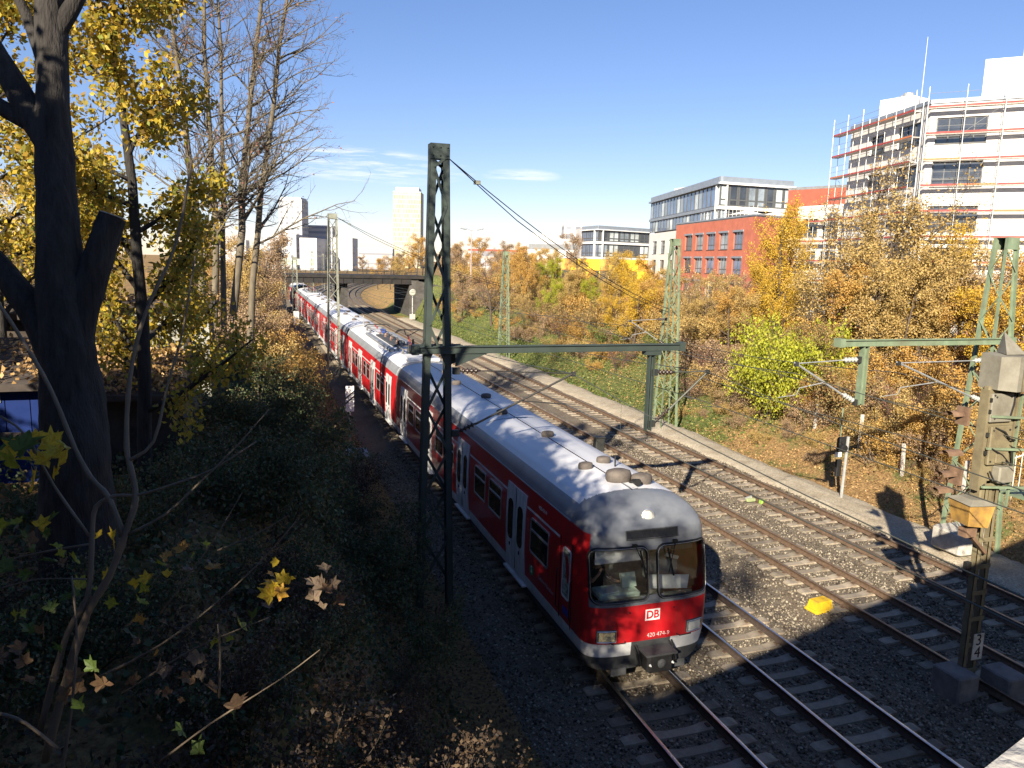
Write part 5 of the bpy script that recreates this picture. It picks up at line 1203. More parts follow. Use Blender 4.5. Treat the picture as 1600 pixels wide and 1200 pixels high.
def pantograph(t, y, raised, s=1):
    z = 4.03
    p = MB()
    for x in (-.5, .5):
        for q in (-.75, .75): p.lathe([(.05, -.2), (.09, -.16), (.05, -.12), (.09, -.08), (.05, -.04), (.05, .02)], 8, (x, y+q, z))
    p.bar((-.5, y-.8, z+.04), (-.5, y+.8, z+.04), .06, .06); p.bar((.5, y-.8, z+.04), (.5, y+.8, z+.04), .06, .06); p.bar((-.55, y-.75, z+.04), (.55, y-.75, z+.04), .06, .06); p.bar((-.55, y+.75, z+.04), (.55, y+.75, z+.04), .06, .06)
    base = p.obj('pantograph', mat('panto_grey', (.14, .14, .14), .6, var=.2), t)
    dkr = mat('panto_red', (.30, .06, .05), .6, var=.3)
    if raised:
        MB().tube([(0, y-.6, z+.08), (0, y+.55, z+.62)], .05, 6).obj('lower_arm', dkr, base); MB().tube([(-.08, y+.55, z+.62), (-.4, y-.45, z+.98)], .024, 5).obj('upper_arm', M_WIREDARK, base); MB().tube([(.08, y+.55, z+.62), (.4, y-.45, z+.98)], .024, 5).obj('upper_arm', M_WIREDARK, base); hz = z+.99; hy = y-.45
    else:
        MB().tube([(0, y-.6, z+.08), (0, y+.75, z+.2)], .05, 6).obj('lower_arm', dkr, base); MB().tube([(0, y+.75, z+.2), (0, y-.5, z+.28)], .03, 5).obj('upper_arm', M_WIREDARK, base); hz = z+.3; hy = y-.5
    for q in (-.14, .14): MB().tube([(-.85, hy+q, hz-.16), (-.68, hy+q, hz-.02), (-.5, hy+q, hz), (.5, hy+q, hz), (.68, hy+q, hz-.02), (.85, hy+q, hz-.16)], .022, 5).obj('collector_strip', M_WIREDARK, base)
def power_car(y0, label, raised):
    L = 20.6
    t = thing('train_carriage', label, 'train carriage', (TX, y0, 0), 0, 'carriages of the red train'); t.scale.z = ZS; plain_body(t, L); gutter(t, .4, L-.4)
    car_side(t, [1.6, 7.0, 12.4, 17.6], [(3.5, 4.7), (5.0, 6.2), (8.9, 10.1), (10.4, 11.6), (14.2, 15.4), (15.7, 16.9)], -1); white_lines(t, -1, [(3.15, 6.95), (8.55, 12.35), (13.95, 17.55)])
    bogie(t, 3.3); bogie(t, L-3.3)
    MB().cbox((0, 1.6, 3.88), (1.7, 2.0, .18), .08).obj('roof_duct', M_LGREY, t)
    for x in (-.78, .78): MB().cbox((x, 10.0, 3.84), (.32, 9.5, .16), .05).obj('cable_duct', M_ROOFG, t)
    MB().cbox((0, 10.2, 3.88), (.9, 6.4, .10), .04).obj('roof_walkway', M_UNDER, t)
    pantograph(t, 4.4, raised); pantograph(t, 16.2, False)
    for i, yy in enumerate(np.arange(6.6, 14.6, 1.0)):
        MB().lathe([(.05, 0), (.10, .04), (.05, .08), (.10, .12), (.05, .16), (.03, .26)], 8, (.12*(-1)**i, yy, 3.9)).obj('roof_insulator', mat('roof_ins', (.20, .13, .10), .5), t)
    MB().tube([(.12*(-1)**i, yy, 4.17) for i, yy in enumerate(np.arange(6.6, 14.6, 1.0))], .02, 5).obj('busbar', M_WIREDARK, t)
    for x, yy, h in ((-.35, 2.9, .55), (.35, 2.95, .6), (.0, 3.1, .45), (.5, 6.0, .5), (-.3, 6.1, .42)): MB().lathe([(.07, 0), (.11, .08), (.07, .14), (.11, .2), (.07, .26), (.05, h)], 9, (x, yy, 3.84)).obj('high_voltage_post', M_DARKSTEEL, t)
    MB().cbox((.2, 14.6, 4.02), (.3, .6, .22), .05).obj('breaker_box', mat('breaker_blue', (.03, .06, .22), .5), t)
    MB().tube([(-.5, 18.8, 3.9), (-.5, 18.8, 4.7)], .03, 5).obj('mast_antenna', M_GALV, t)
def end_car(y0, label, L=22.6, vents=True):
    t = thing('train_carriage', label, 'train carriage', (TX, y0, 0), 0, 'carriages of the red train'); t.scale.z = ZS; plain_body(t, L); gutter(t, .4, L-.4)
    car_side(t, [1.2, 6.6, 12.0, 17.4], [(3.1, 4.3), (4.6, 5.8), (8.5, 9.7), (10.0, 11.2), (13.9, 15.1), (15.4, 16.6), (19.6, 20.9)], -1); white_lines(t, -1, [(2.75, 6.5), (8.15, 11.9), (13.55, 17.3)])
    bogie(t, 3.3); bogie(t, L-3.3)
    for i in range(7): roof_vent(t, .3*(-1)**i, 2.0+3.0*i)
power_car(36.3, 'second red carriage, with pantographs and cables on its roof', True)
end_car(56.95, 'third red carriage, white roofed, just beyond the pantograph car')
end_car(79.7, 'fourth red carriage, behind the gap between the two coupled trainsets')
power_car(102.5, 'fifth red carriage with pantographs, short of the far bridge', True)
end_car(123.2, 'last visible red carriage, running under the far bridge')
# ------------------------------------------------------------------ trees and shrubs
def at(px, py, D): return Vector((0, 0, CAM_H)) + (F_ + R_*((px-800)/1200) - U_*((py-600)/1200))*D
BARK = mat('bark_brown', (.085, .065, .05), .95, var=.3, scale=5, bump=.6, bscale=20, stretch=(3, 3, .6))
BARKD = mat('bark_dark', (.026, .023, .021), .95, var=.35, scale=5, bump=.8, bscale=16, stretch=(3, 3, .5), dirt=(.06, .058, .054, .6), dscale=1.6)
BARKP = mat('bark_pale', (.125, .105, .075), .9, var=.3, scale=3, bump=.4, bscale=18, stretch=(3, 3, .6), dirt=(.09, .075, .05, .7), dscale=1.2)
TWIG = mat('twig', (.13, .085, .065), .9, var=.25, scale=4)
STEM = mat('young_stem', (.14, .108, .075), .7, var=.2, scale=6, stretch=(2, 2, .5))
LM = {
 'gold': leaf_mat('leaf_gold', [(.46, .27, .03), (.58, .38, .045), (.64, .45, .06), (.42, .26, .05)], .4),
 'ochre': leaf_mat('leaf_ochre', [(.30, .205, .075), (.43, .30, .105), (.53, .385, .135), (.40, .285, .12)], .35),
 'orange': leaf_mat('leaf_orange', [(.38, .20, .055), (.49, .29, .075), (.56, .37, .10), (.44, .26, .085)], .35),
 'brown': leaf_mat('leaf_brown', [(.18, .125, .075), (.30, .205, .12), (.39, .275, .165), (.25, .17, .105)], .25),
 'lime': leaf_mat('leaf_lime', [(.20, .25, .025), (.36, .38, .035), (.46, .45, .05), (.30, .33, .03)], .4),
 'green': leaf_mat('leaf_green', [(.04, .07, .02), (.075, .12, .03), (.13, .17, .04), (.22, .21, .05)], .25),
 'red': leaf_mat('leaf_red', [(0.146, 0.056, 0.052), (0.247, 0.099, 0.083), (0.306, 0.159, 0.109), (0.184, 0.086, 0.07)], .3),
 'yellow': leaf_mat('leaf_yellow', [(.22, .20, .03), (.46, .34, .035), (.58, .42, .05), (.42, .26, .05), (.22, .26, .04), (.30, .20, .07)], .45),
 'mixed': leaf_mat('leaf_mixed', [(0.139, 0.147, 0.049), (0.284, 0.202, 0.079), (0.424, 0.285, 0.096), (0.195, 0.179, 0.072), (0.313, 0.149, 0.075), (0.118, 0.118, 0.044)], .3),
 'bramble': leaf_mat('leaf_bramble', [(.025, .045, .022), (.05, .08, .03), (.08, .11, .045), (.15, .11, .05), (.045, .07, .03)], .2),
 'withered': leaf_mat('leaf_brown_shaded', [(.04, .028, .02), (.08, .053, .034), (.12, .084, .052), (.06, .04, .027)], .2),  # brown leaves made darker: the left bank's shade put into the colour
 'litter': leaf_mat('leaf_litter', [(.16, .10, .05), (.34, .21, .09), (.46, .30, .12), (.25, .15, .07), (.40, .25, .10)], .15),
 'maple': leaf_mat('leaf_maple', [(.45, .36, .02), (.62, .44, .03), (.35, .36, .03), (.50, .30, .05), (.30, .20, .09)], .4),
 'maplegreen': leaf_mat('leaf_maple_green', [(.10, .17, .02), (.25, .30, .02), (.38, .38, .02), (.16, .22, .03)], .4)}
def tubes_mesh(name, branches, m, sides=(8, 6, 4, 3, 3)):
    Vs, Fs, base = [], [], 0
    for pts, rad, lv in branches:
        P = np.asarray(pts, float); r = np.asarray(rad, float); k = len(P); n = sides[min(lv, len(sides)-1)]
        T = np.gradient(P, axis=0); T /= np.linalg.norm(T, axis=1)[:, None]+1e-9
        u = np.array([0, 0, 1.0]) if abs(T[:, 2].mean()) < .8 else np.array([1.0, 0, 0])
        X = np.cross(u, T); X /= np.linalg.norm(X, axis=1)[:, None]+1e-9; Y = np.cross(T, X)
        a = np.arange(n)*2*np.pi/n
        V = P[:, None]+r[:, None, None]*(np.cos(a)[None, :, None]*X[:, None]+np.sin(a)[None, :, None]*Y[:, None])
        i = np.arange(k-1)[:, None]*n; j = np.arange(n)[None]; j2 = (j+1) % n
        F = np.stack([i+j, i+j2, i+n+j2, i+n+j], -1).reshape(-1, 4)+base
        Vs.append(V.reshape(-1, 3)); Fs.append(F); base += k*n
    return np_mesh(name, np.concatenate(Vs), np.concatenate(Fs), m, True)
def leaves_mesh(name, pos, size, m, g, droop=.3, wide=.33, up=None):
    n = len(pos); d = g.normal(size=(n, 3)); d[:, 2] -= droop; d /= np.linalg.norm(d, axis=1)[:, None]
    s = g.normal(size=(n, 3)); 
    if up is not None: s = np.cross(np.tile([0, 0, 1.0], (n, 1)), d)+s*up
    s -= d*(s*d).sum(1)[:, None]; s /= np.linalg.norm(s, axis=1)[:, None]+1e-9
    nn = np.cross(d, s); L = g.uniform(size[0], size[1], n)[:, None]
    V = np.stack([pos, pos+d*L*.5+s*L*wide+nn*L*.10, pos+d*L, pos+d*L*.5-s*L*wide+nn*L*.10], 1).reshape(-1, 3)
    return np_mesh(name, V, np.arange(4*n).reshape(n, 4), m)
def grow(g, p, d, L, r, lv, maxlv, out, tips, nseg=6, wob=.18, up=.1, kids=(7, 6, 5, 4), ratio=.5, ang=(35, 65), start=.25, rr=.55):
    pts = [np.array(p, float)]; rad = [r]; d = np.array(d, float); d /= np.linalg.norm(d)
    for i in range(nseg):
        d = d+g.normal(size=3)*wob; d[2] += up; d /= np.linalg.norm(d)
        pts.append(pts[-1]+d*L/nseg); rad.append(r*(1-(i+1)/nseg*(.78 if lv < maxlv else .9)))
    out.append((pts, rad, lv))
    if lv >= maxlv: tips.append(pts); return
    n = kids[min(lv, len(kids)-1)]
    for k in range(n):
        s = start+(1-start)*(k+g.uniform(.1, .9))/n; f = s*nseg; i = min(int(f), nseg-1); q = pts[i]+(pts[i+1]-pts[i])*(f-i)
        t = pts[i+1]-pts[i]; t /= np.linalg.norm(t); a = np.radians(g.uniform(*ang)); v = g.normal(size=3); v -= t*(v@t); v /= np.linalg.norm(v)+1e-9
        grow(g, q, t*np.cos(a)+v*np.sin(a), L*ratio*g.uniform(.7, 1.2)*(1.15-.5*s), max(.006, rad[i]*rr), lv+1, maxlv, out, tips, max(3, nseg-1), wob*1.15, up, kids, ratio, ang, .15, rr)
def sample_tips(g, tips, n, jit):
    A = np.array([t[i] for t in tips for i in range(len(t))]); i = g.integers(0, len(A), n); return A[i]+g.normal(size=(n, 3))*jit
def build_tree(name, label, cat, loc, branches, leafpos, size, bark, leaf, g, group=None, **kw):
    t = thing(name, label, cat, loc, 0, group); link('trunk', tubes_mesh('trunk', branches, bark), t)
    if leafpos is not None and len(leafpos): link('crown', leaves_mesh('crown', leafpos, size, leaf, g, **kw), t)
    return t
PROTO = {}
def proto(kind, seed):
    """branch and crown meshes of a unit tree, shared by several trees"""
    if (kind, seed) in PROTO: return PROTO[kind, seed]
    g = np.random.default_rng(seed); out, tips = [], []
    if kind == 'tree':      # about 8 m high
        grow(g, (0, 0, 0), (0, 0, 1), 6.4, .14, 0, 3, out, tips, 8, .06, .05, (11, 6, 4), .45, (35, 70), .18)
        P = sample_tips(g, tips, 9000, .18); sz = (.08, .15)
    elif kind == 'birch':
        grow(g, (0, 0, 0), (0, 0, 1), 7.6, .11, 0, 2, out, tips, 9, .03, .06, (34, 7), .33, (25, 55), .10)
        P = sample_tips(g, tips, 9000, .15); sz = (.07, .13)
    elif kind == 'airy':
        grow(g, (0, 0, 0), (0, 0, 1), 6.0, .13, 0, 4, out, tips, 8, .07, .06, (10, 6, 5, 3), .5, (28, 60), .2)
        P = sample_tips(g, tips, 3800, .16); sz = (.07, .14)
    elif kind == 'dense':
        grow(g, (0, 0, 0), (0, 0, 1), 6.4, .16, 0, 3, out, tips, 8, .06, .05, (14, 7, 4), .48, (35, 75), .22)
        P = sample_tips(g, tips, 13000, .22); sz = (.13, .24)
    elif kind == 'bare':
        grow(g, (0, 0, 0), (0, 0, 1), 5.6, .13, 0, 4, out, tips, 7, .08, .06, (9, 7, 5, 3), .52, (25, 55), .2)
        P = sample_tips(g, tips, 900, .1); sz = (.06, .11)
    elif kind == 'shrub':   # about 2.2 m high
        for i in range(9):
            a = g.uniform(0, 6.28); grow(g, (.25*math.cos(a), .25*math.sin(a), -.1), (math.cos(a)*.75, math.sin(a)*.75, 1), g.uniform(1.5, 2.3), .025, 1, 3, out, tips, 5, .16, .0, (6, 6, 5), .45, (25, 60), .2)
        P = sample_tips(g, tips, 4200, .11); sz = (.05, .11)
    elif kind == 'twiggy':
        for i in range(12):
            a = g.uniform(0, 6.28); grow(g, (.2*math.cos(a), .2*math.sin(a), -.1), (math.cos(a)*.5, math.sin(a)*.5, 1), g.uniform(1.8, 2.9), .02, 1, 3, out, tips, 6, .10, .05, (7, 7, 5), .42, (20, 45), .15)
        P = sample_tips(g, tips, 900, .1); sz = (.05, .1)
    bm_, lm = tubes_mesh('trunk', out, BARK), leaves_mesh('crown', P, sz, LM['ochre'], g)
    PROTO[kind, seed] = (bm_, lm); return PROTO[kind, seed]
def plant(kind, seed, leaf, x, y, sc, label, cat, group=None, name=None, rz=None, bark=None, z=None, sz=None):
    bm_, lm = proto(kind, seed)
    t = thing(name or ('shrub' if kind in ('shrub', 'twiggy') else 'tree'), label, cat, (x, y, GZ(x, y)-.05 if z is None else z), random.uniform(0, 6.28) if rz is None else rz, group)
    t.scale = (sc, sc, sc*(sz or 1))
    for nm, me, m in (('stems' if kind in ('shrub', 'twiggy') else 'trunk', bm_, bark or BARK), ('foliage' if kind in ('shrub', 'twiggy') else 'crown', lm, LM[leaf])):
        o = link(nm, me, t); o.material_slots[0].link = 'OBJECT'; o.material_slots[0].material = m
    return t
def px_xy(px, D): p = at(px, 500, D); return p.x, p.y

# --- trees of the right bank and beyond: (kind, seed, leaf, px, depth, scale, label)
G_R = 'autumn trees on the right bank'
for kind, seed, leaf, px, D, sc, szf, lab in (
  ('bare', 11, 'red', 768, 90, 1.12, 1.0, 'large bare purplish tree with a rounded crown beside the two armed lamp'),
  ('tree', 12, 'brown', 722, 100, .85, 1, 'rust brown tree just right of the large lattice mast'),
  ('tree', 13, 'orange', 650, 150, 1.1, 1, 'orange tree in front of the yellow and white tower'),
  ('tree', 14, 'brown', 610, 165, 1.0, 1, 'brown tree behind the right end of the far bridge'),
  ('tree', 12, 'orange', 822, 92, .80, 1, 'orange tree left of the yellow building, before the long hall'),
  ('tree', 13, 'lime', 850, 80, .62, 1, 'yellow green tree below the long white hall'),
  ('tree', 14, 'orange', 902, 82, .68, 1, 'orange brown tree directly before the yellow building'),
  ('birch', 15, 'ochre', 948, 74, .72, 1.1, 'slender pale leaved birch before the glass office'),
  ('tree', 12, 'gold', 992, 62, .66, 1, 'dense golden tree left of the green mast on the right bank'),
  ('tree', 14, 'gold', 960, 66, .52, 1, 'smaller golden tree beside the dense golden tree'),
  ('birch', 15, 'gold', 1222, 66, 1.10, 1.12, 'tall golden yellow birch at the corner of the red brick building'),
  ('birch', 16, 'gold', 1190, 62, .72, 1, 'shorter golden birch leaning at the foot of the tall golden one'),
  ('twiggy', 21, 'ochre', 1128, 66, 1.9, 1.2, 'tall leafless grey brown thicket before the red brick wall'),
  ('twiggy', 22, 'brown', 1075, 62, 1.6, 1.2, 'grey brown twiggy thicket right of the green mast'),
  ('tree', 13, 'ochre', 1355, 47, .80, 1.0, 'ochre brown tree with bare upper twigs before the scaffolding'),
  ('tree', 12, 'ochre', 1442, 43, .86, 1.0, 'largest ochre brown tree, covering the lower scaffolding'),
  ('bare', 17, 'ochre', 1318, 50, 1.75, 1.15, 'tall nearly bare tree reaching up in front of the scaffolding corner'),
  ('bare', 11, 'ochre', 1415, 46, 1.6, 1.0, 'bare branched tree standing behind the ochre brown trees'),
  ('tree', 14, 'brown', 1520, 40, .86, 1, 'brown leaved tree behind the sage green mast'),
  ('tree', 13, 'orange', 1592, 36, .95, 1, 'orange brown tree cut off by the right edge'),
  ('tree', 12, 'brown', 700, 120, .8, 1, 'russet tree on the slope right of the far bridge'),
  ('tree', 14, 'mixed', 1295, 40, .58, 1, 'low mixed coloured tree right of the lime green bush')):
    x, y = px_xy(px, D); plant(kind, seed, leaf, x, y, sc, lab, 'tree' if kind != 'twiggy' else 'thicket', G_R, sz=szf)
# the belt of trees between the bank and the buildings: crown tops follow the belt's outline
g = np.random.default_rng(19)
BELT = {'brown': 'rust brown tree', 'orange': 'orange tree', 'lime': 'yellow green tree', 'gold': 'golden tree', 'ochre': 'ochre tree', 'red': 'dull red tree'}
def belt(px, D, top, leaf, kind='tree', where=''):
    D = max(D, 29.5/(.30+(px-800)*.00079)*g.uniform(1.0, 1.12))
    x, y = px_xy(px, D); zt = at(px, top, D).z; gz = GZ(x, y); plant(kind, (12, 13, 14)[g.integers(0, 3)] if kind == 'tree' else (15, 16)[g.integers(0, 2)] if kind == 'birch' else (45, 46)[g.integers(0, 2)], leaf, x, y, max(.3, (zt-gz)/(7.6 if kind != 'airy' else 8.6)), BELT[leaf]+where, 'tree', 'belt of trees before the buildings')
for px in range(690, 1200, 20):
    for lay in (0, 1):
        D = (g.uniform(78, 108) if lay == 0 else g.uniform(50, 72)); q = px+g.uniform(-9, 9)
        top = float(np.interp(q, [690, 720, 770, 830, 880, 930, 990, 1040, 1100, 1170, 1200], [378, 370, 368, 380, 392, 410, 392, 415, 428, 415, 395]))+g.uniform(-4, 16)+lay*26
        leaf = ('brown', 'orange', 'brown')[g.integers(0, 3)] if q < 800 else ('orange', 'lime', 'ochre', 'orange')[g.integers(0, 4)] if q < 930 else ('gold', 'orange', 'gold')[g.integers(0, 3)] if q < 1045 else ('ochre', 'brown', 'ochre', 'orange')[g.integers(0, 4)]
        belt(q, D, top, leaf, where=(' before the bare purplish tree' if q < 800 else ' below the hall and the yellow building' if q < 930 else ' left of the green mast on the bank' if q < 1045 else ' at the foot of the red brick wall'))
for px, D, top, leaf, kd in ((1215, 58, 350, 'gold', 'birch'), (1240, 60, 375, 'gold', 'birch'), (1180, 56, 420, 'gold', 'birch'), (1205, 50, 430, 'gold', 'tree'), (1262, 52, 400, 'ochre', 'airy'), (1290, 46, 330, 'ochre', 'airy'), (1335, 44, 290, 'ochre', 'airy'), (1380, 45, 270, 'ochre', 'airy'), (1425, 46, 285, 'ochre', 'airy'), (1470, 44, 315, 'gold', 'airy'), (1500, 46, 330, 'ochre', 'airy'), (1545, 42, 390, 'ochre', 'airy'), (1590, 40, 350, 'orange', 'airy'), (1320, 40, 410, 'orange', 'tree'), (1360, 42, 385, 'ochre', 'tree'), (1410, 40, 420, 'ochre', 'tree'), (1440, 41, 372, 'ochre', 'tree'), (1500, 39, 440, 'orange', 'tree'), (1480, 42, 405, 'ochre', 'tree'), (1560, 36, 440, 'gold', 'tree'), (1390, 37, 470, 'gold', 'tree')):
    belt(px, D, top, leaf, kd, ' by the corner of the red brick building' if px < 1255 else ' in front of the scaffolding')
# the lime bush and its neighbours
for px, D, sc, s in ((1240, 41, 1.75, 31), (1262, 40, 1.5, 32), (1222, 41.5, 1.4, 31), (1245, 42, 1.6, 33)):
    x, y = px_xy(px, D); plant('shrub', s, 'lime', x, y, sc, 'bright lime yellow bush in the middle of the right bank', 'bush', 'lime yellow bushes growing together', sz=1.45)
LANDMARKS = [(33, 33, 'beside the lime bush'), (23, 39, 'behind the tall green bank mast'), (26.6, 27.0, 'by the grey fence posts'), (28.8, 33, 'around the leaning pickets'), (24, 70, 'behind the thin far bank mast'), (30, 108, 'below the two armed lamp'), (46, 45, 'under the scaffolding'), (50, 66, 'before the red brick wall'), (25, 19, 'near the signal'), (26, 98, 'by the dark pegged post'), (33, 55, 'below the golden trees'), (29, 84, 'on the slope between the two far bank masts'), (37, 30, 'below the ochre trees'), (40, 55, 'before the golden birches'),
 (-2, 29.5, 'at the foot of the bare stems'), (4.5, 56, 'beside the second left mast'), (3.5, 39, 'beside the striped board'), (4.5, 98, 'near the third left mast'), (3.5, 31, 'beside the weathered cabinet'), (-2, 10, 'around the forked trunk'), (-2, 16, 'before the sheds'), (1.5, 6, 'below the bridge end'), (2, 19, 'left of the large mast'), (1, 12, 'behind the maple twig'), (1, 24, 'midway along the shaded bank'), (-1, 44, 'midway along the sunny bank'), (0, 70, 'left of the third carriage'), (0, 84, 'left of the fourth carriage'), (-3, 112, 'by the far bridge end'), (-5, 60, 'behind the second left mast')]
def spot(x, y): return min(LANDMARKS, key=lambda q: (q[0]-x)**2+(q[1]-y)**2)[2]
def thicket(n, xr, yr, kinds, group, scr, seed, avoid=None):
    g = np.random.default_rng(seed)
    for i in range(n):
        x, y = g.uniform(*xr), g.uniform(*yr)
        x += float(curve_x(y))
        if avoid and avoid(x, y): continue
        leaf, lab, kd = kinds[g.integers(0, len(kinds))]
        plant(kd, (31, 32, 33)[g.integers(0, 3)] if kd == 'shrub' else (21, 22)[g.integers(0, 2)], leaf, x, y, (sc_ := g.uniform(*scr)), ('low ' if sc_ < scr[0]+.33*(scr[1]-scr[0]) else 'tall ' if sc_ > scr[0]+.7*(scr[1]-scr[0]) else '')+lab+' '+spot(x-float(curve_x(y)), y), 'shrub', group)
RK = [('ochre', 'ochre leaved shrub', 'shrub'), ('orange', 'orange leaved shrub', 'shrub'), ('brown', 'brown withered shrub', 'shrub'), ('mixed', 'green and gold shrub', 'shrub'), ('red', 'dull red twiggy shrub', 'twiggy'), ('green', 'dark green shrub', 'shrub')]
thicket(62, (28.2, 34.5), (22, 62), RK, 'shrubs of the right bank thicket', (.75, 1.35), 5)
thicket(46, (26.6, 29.5), (21, 46), RK[:5], 'shrubs of the right bank thicket', (.45, .95), 25)
thicket(24, (24.9, 26.6), (19, 40), [RK[2], RK[4], RK[0]], 'shrubs of the right bank thicket', (.22, .45), 27)
thicket(34, (34, 46), (26, 70), RK, 'shrubs of the right bank thicket', (1.0, 1.6), 6, lambda x, y: x > 46)
thicket(58, (25.6, 29.0), (40, 112), RK[:5], 'shrubs of the right bank thicket', (.45, .95), 26, lambda x, y: x < 26.2 and y > 44 and math.sin(y*.9) > .2)
thicket(46, (28.0, 38), (60, 118), RK[:4], 'shrubs of the right bank thicket', (.9, 1.6), 8)
FK = [('brown', 'brown tree in the distant belt of trees beyond the bridge', 'tree'), ('orange', 'orange tree in the distant belt of trees beyond the bridge', 'tree'), ('ochre', 'ochre tree in the distant belt of trees beyond the bridge', 'tree')]
g = np.random.default_rng(9)
for i in range(46):
    D = g.uniform(150, 330); px = g.uniform(395, 1000); x, y = px_xy(px, D)
    if 5 < x-float(curve_x(y)) < 25 and y < 290: 
        x = float(curve_x(y))+26+g.uniform(0, 12)
        if y > 220: continue
    leaf, lab, kd = FK[g.integers(0, 3)]; plant('tree', (12, 13, 14)[g.integers(0, 3)], leaf, x, y, g.uniform(.8, 1.25), lab, 'tree', 'distant belt of autumn trees', z=float(ground_z(x, y)) if y < 260 else 1.0)
# --- left bank
LK = [('orange', 'orange brown shrub', 'shrub'), ('ochre', 'ochre shrub', 'shrub'), ('mixed', 'green and gold shrub', 'shrub'), ('red', 'reddish twiggy shrub', 'twiggy'), ('brown', 'brown shrub', 'shrub')]
thicket(40, (-3.0, 2.6), (30, 66), LK, 'shrubs of the sunny left bank', (.7, 1.15), 14)
thicket(30, (-7, 3.0), (66, 120), LK, 'shrubs of the sunny left bank', (.9, 1.5), 15)
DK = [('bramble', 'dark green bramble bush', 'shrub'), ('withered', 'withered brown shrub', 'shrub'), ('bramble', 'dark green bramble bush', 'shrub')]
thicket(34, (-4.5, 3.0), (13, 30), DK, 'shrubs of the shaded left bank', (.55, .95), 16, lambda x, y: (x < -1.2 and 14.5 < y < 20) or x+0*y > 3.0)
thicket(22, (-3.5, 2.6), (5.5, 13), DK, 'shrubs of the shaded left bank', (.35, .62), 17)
for px, D, sc, leaf, kd, seed, lab in ((405, 62, .95, 'brown', 'tree', 13, 'brown tree left of the white residential tower'), (385, 48, .7, 'ochre', 'tree', 12, 'ochre tree behind the bare multi stemmed trees'), (350, 70, .9, 'orange', 'tree', 14, 'orange tree seen between the bare stems'), (60, 34, .95, 'mixed', 'tree', 13, 'green and gold tree behind the sheds at the left edge'), (20, 40, 1.0, 'ochre', 'tree', 12, 'ochre tree far behind the sheds at the left edge'), (150, 42, .9, 'yellow', 'tree', 14, 'yellow tree behind the forked trunk'), (430, 95, .8, 'brown', 'tree', 14, 'brown tree above the left end of the far bridge'), (300, 55, .8, 'brown', 'tree', 12, 'brown tree behind the yellow leaved tree')):
    x, y = px_xy(px, D); plant(kd, seed, leaf, x, y, sc, lab, 'tree', 'trees of the left bank')

def rough_trunk(pts, rad, g, sides=40, amp=.055):
    """a limb with furrowed bark as real relief"""
    P = np.array([list(p) for p in pts], float); r = np.array(rad); k = len(P); L = np.concatenate([[0], np.cumsum(np.linalg.norm(np.diff(P, axis=0), axis=1))]); n = max(12, int(L[-1]/.045)); s = np.linspace(0, L[-1], n)
    Q = np.stack([np.interp(s, L, P[:, i]) for i in range(3)], 1); rr = np.interp(s, L, r)
    for _ in range(14): Q[1:-1] = (Q[:-2]+Q[1:-1]*2+Q[2:])/4; rr[1:-1] = (rr[:-2]+rr[1:-1]*2+rr[2:])/4
    T = np.gradient(Q, axis=0); T /= np.linalg.norm(T, axis=1)[:, None]; X = np.cross(np.tile([0, 1.0, 0], (n, 1)), T); X /= np.linalg.norm(X, axis=1)[:, None]; Y = np.cross(T, X)
    a = np.arange(sides)*2*np.pi/sides; ph = g.uniform(0, 6.28, 8); S, A = np.meshgrid(s, a, indexing='ij')
    wob = .9*np.sin(S*2.3+ph[0])+.6*np.sin(S*5.1+ph[1])+.5*np.sin(S*9+A*2+ph[2])
    furrow = np.abs(np.sin(A*5+wob))*.6+np.abs(np.sin(A*8.0-wob*1.3+S*1.7+ph[3]))*.5+.35*np.sin(S*13+A*3+ph[4])*np.sin(A*6+S*4)
    lump = .10*np.sin(S*1.7+A+ph[5])+.06*np.sin(S*4.3-2*A+ph[6]); kn = g.uniform(0, L[-1], 5); ka = g.uniform(0, 6.28, 5)
    for q, w in zip(kn, ka): lump += .16*np.exp(-((S-q)/.12)**2-(np.angle(np.exp(1j*(A-w)))/.35)**2)
    Rr = rr[:, None]*(1+amp*(furrow-.6)*1.6+lump*.6)
    V = (Q[:, None]+Rr[..., None]*(np.cos(A)[..., None]*X[:, None]+np.sin(A)[..., None]*Y[:, None])).reshape(-1, 3)
    i = np.arange(n-1)[:, None]*sides; j = np.arange(sides)[None]; j2 = (j+1) % sides
    return V, np.stack([i+j, i+j2, i+sides+j2, i+sides+j], -1).reshape(-1, 4)
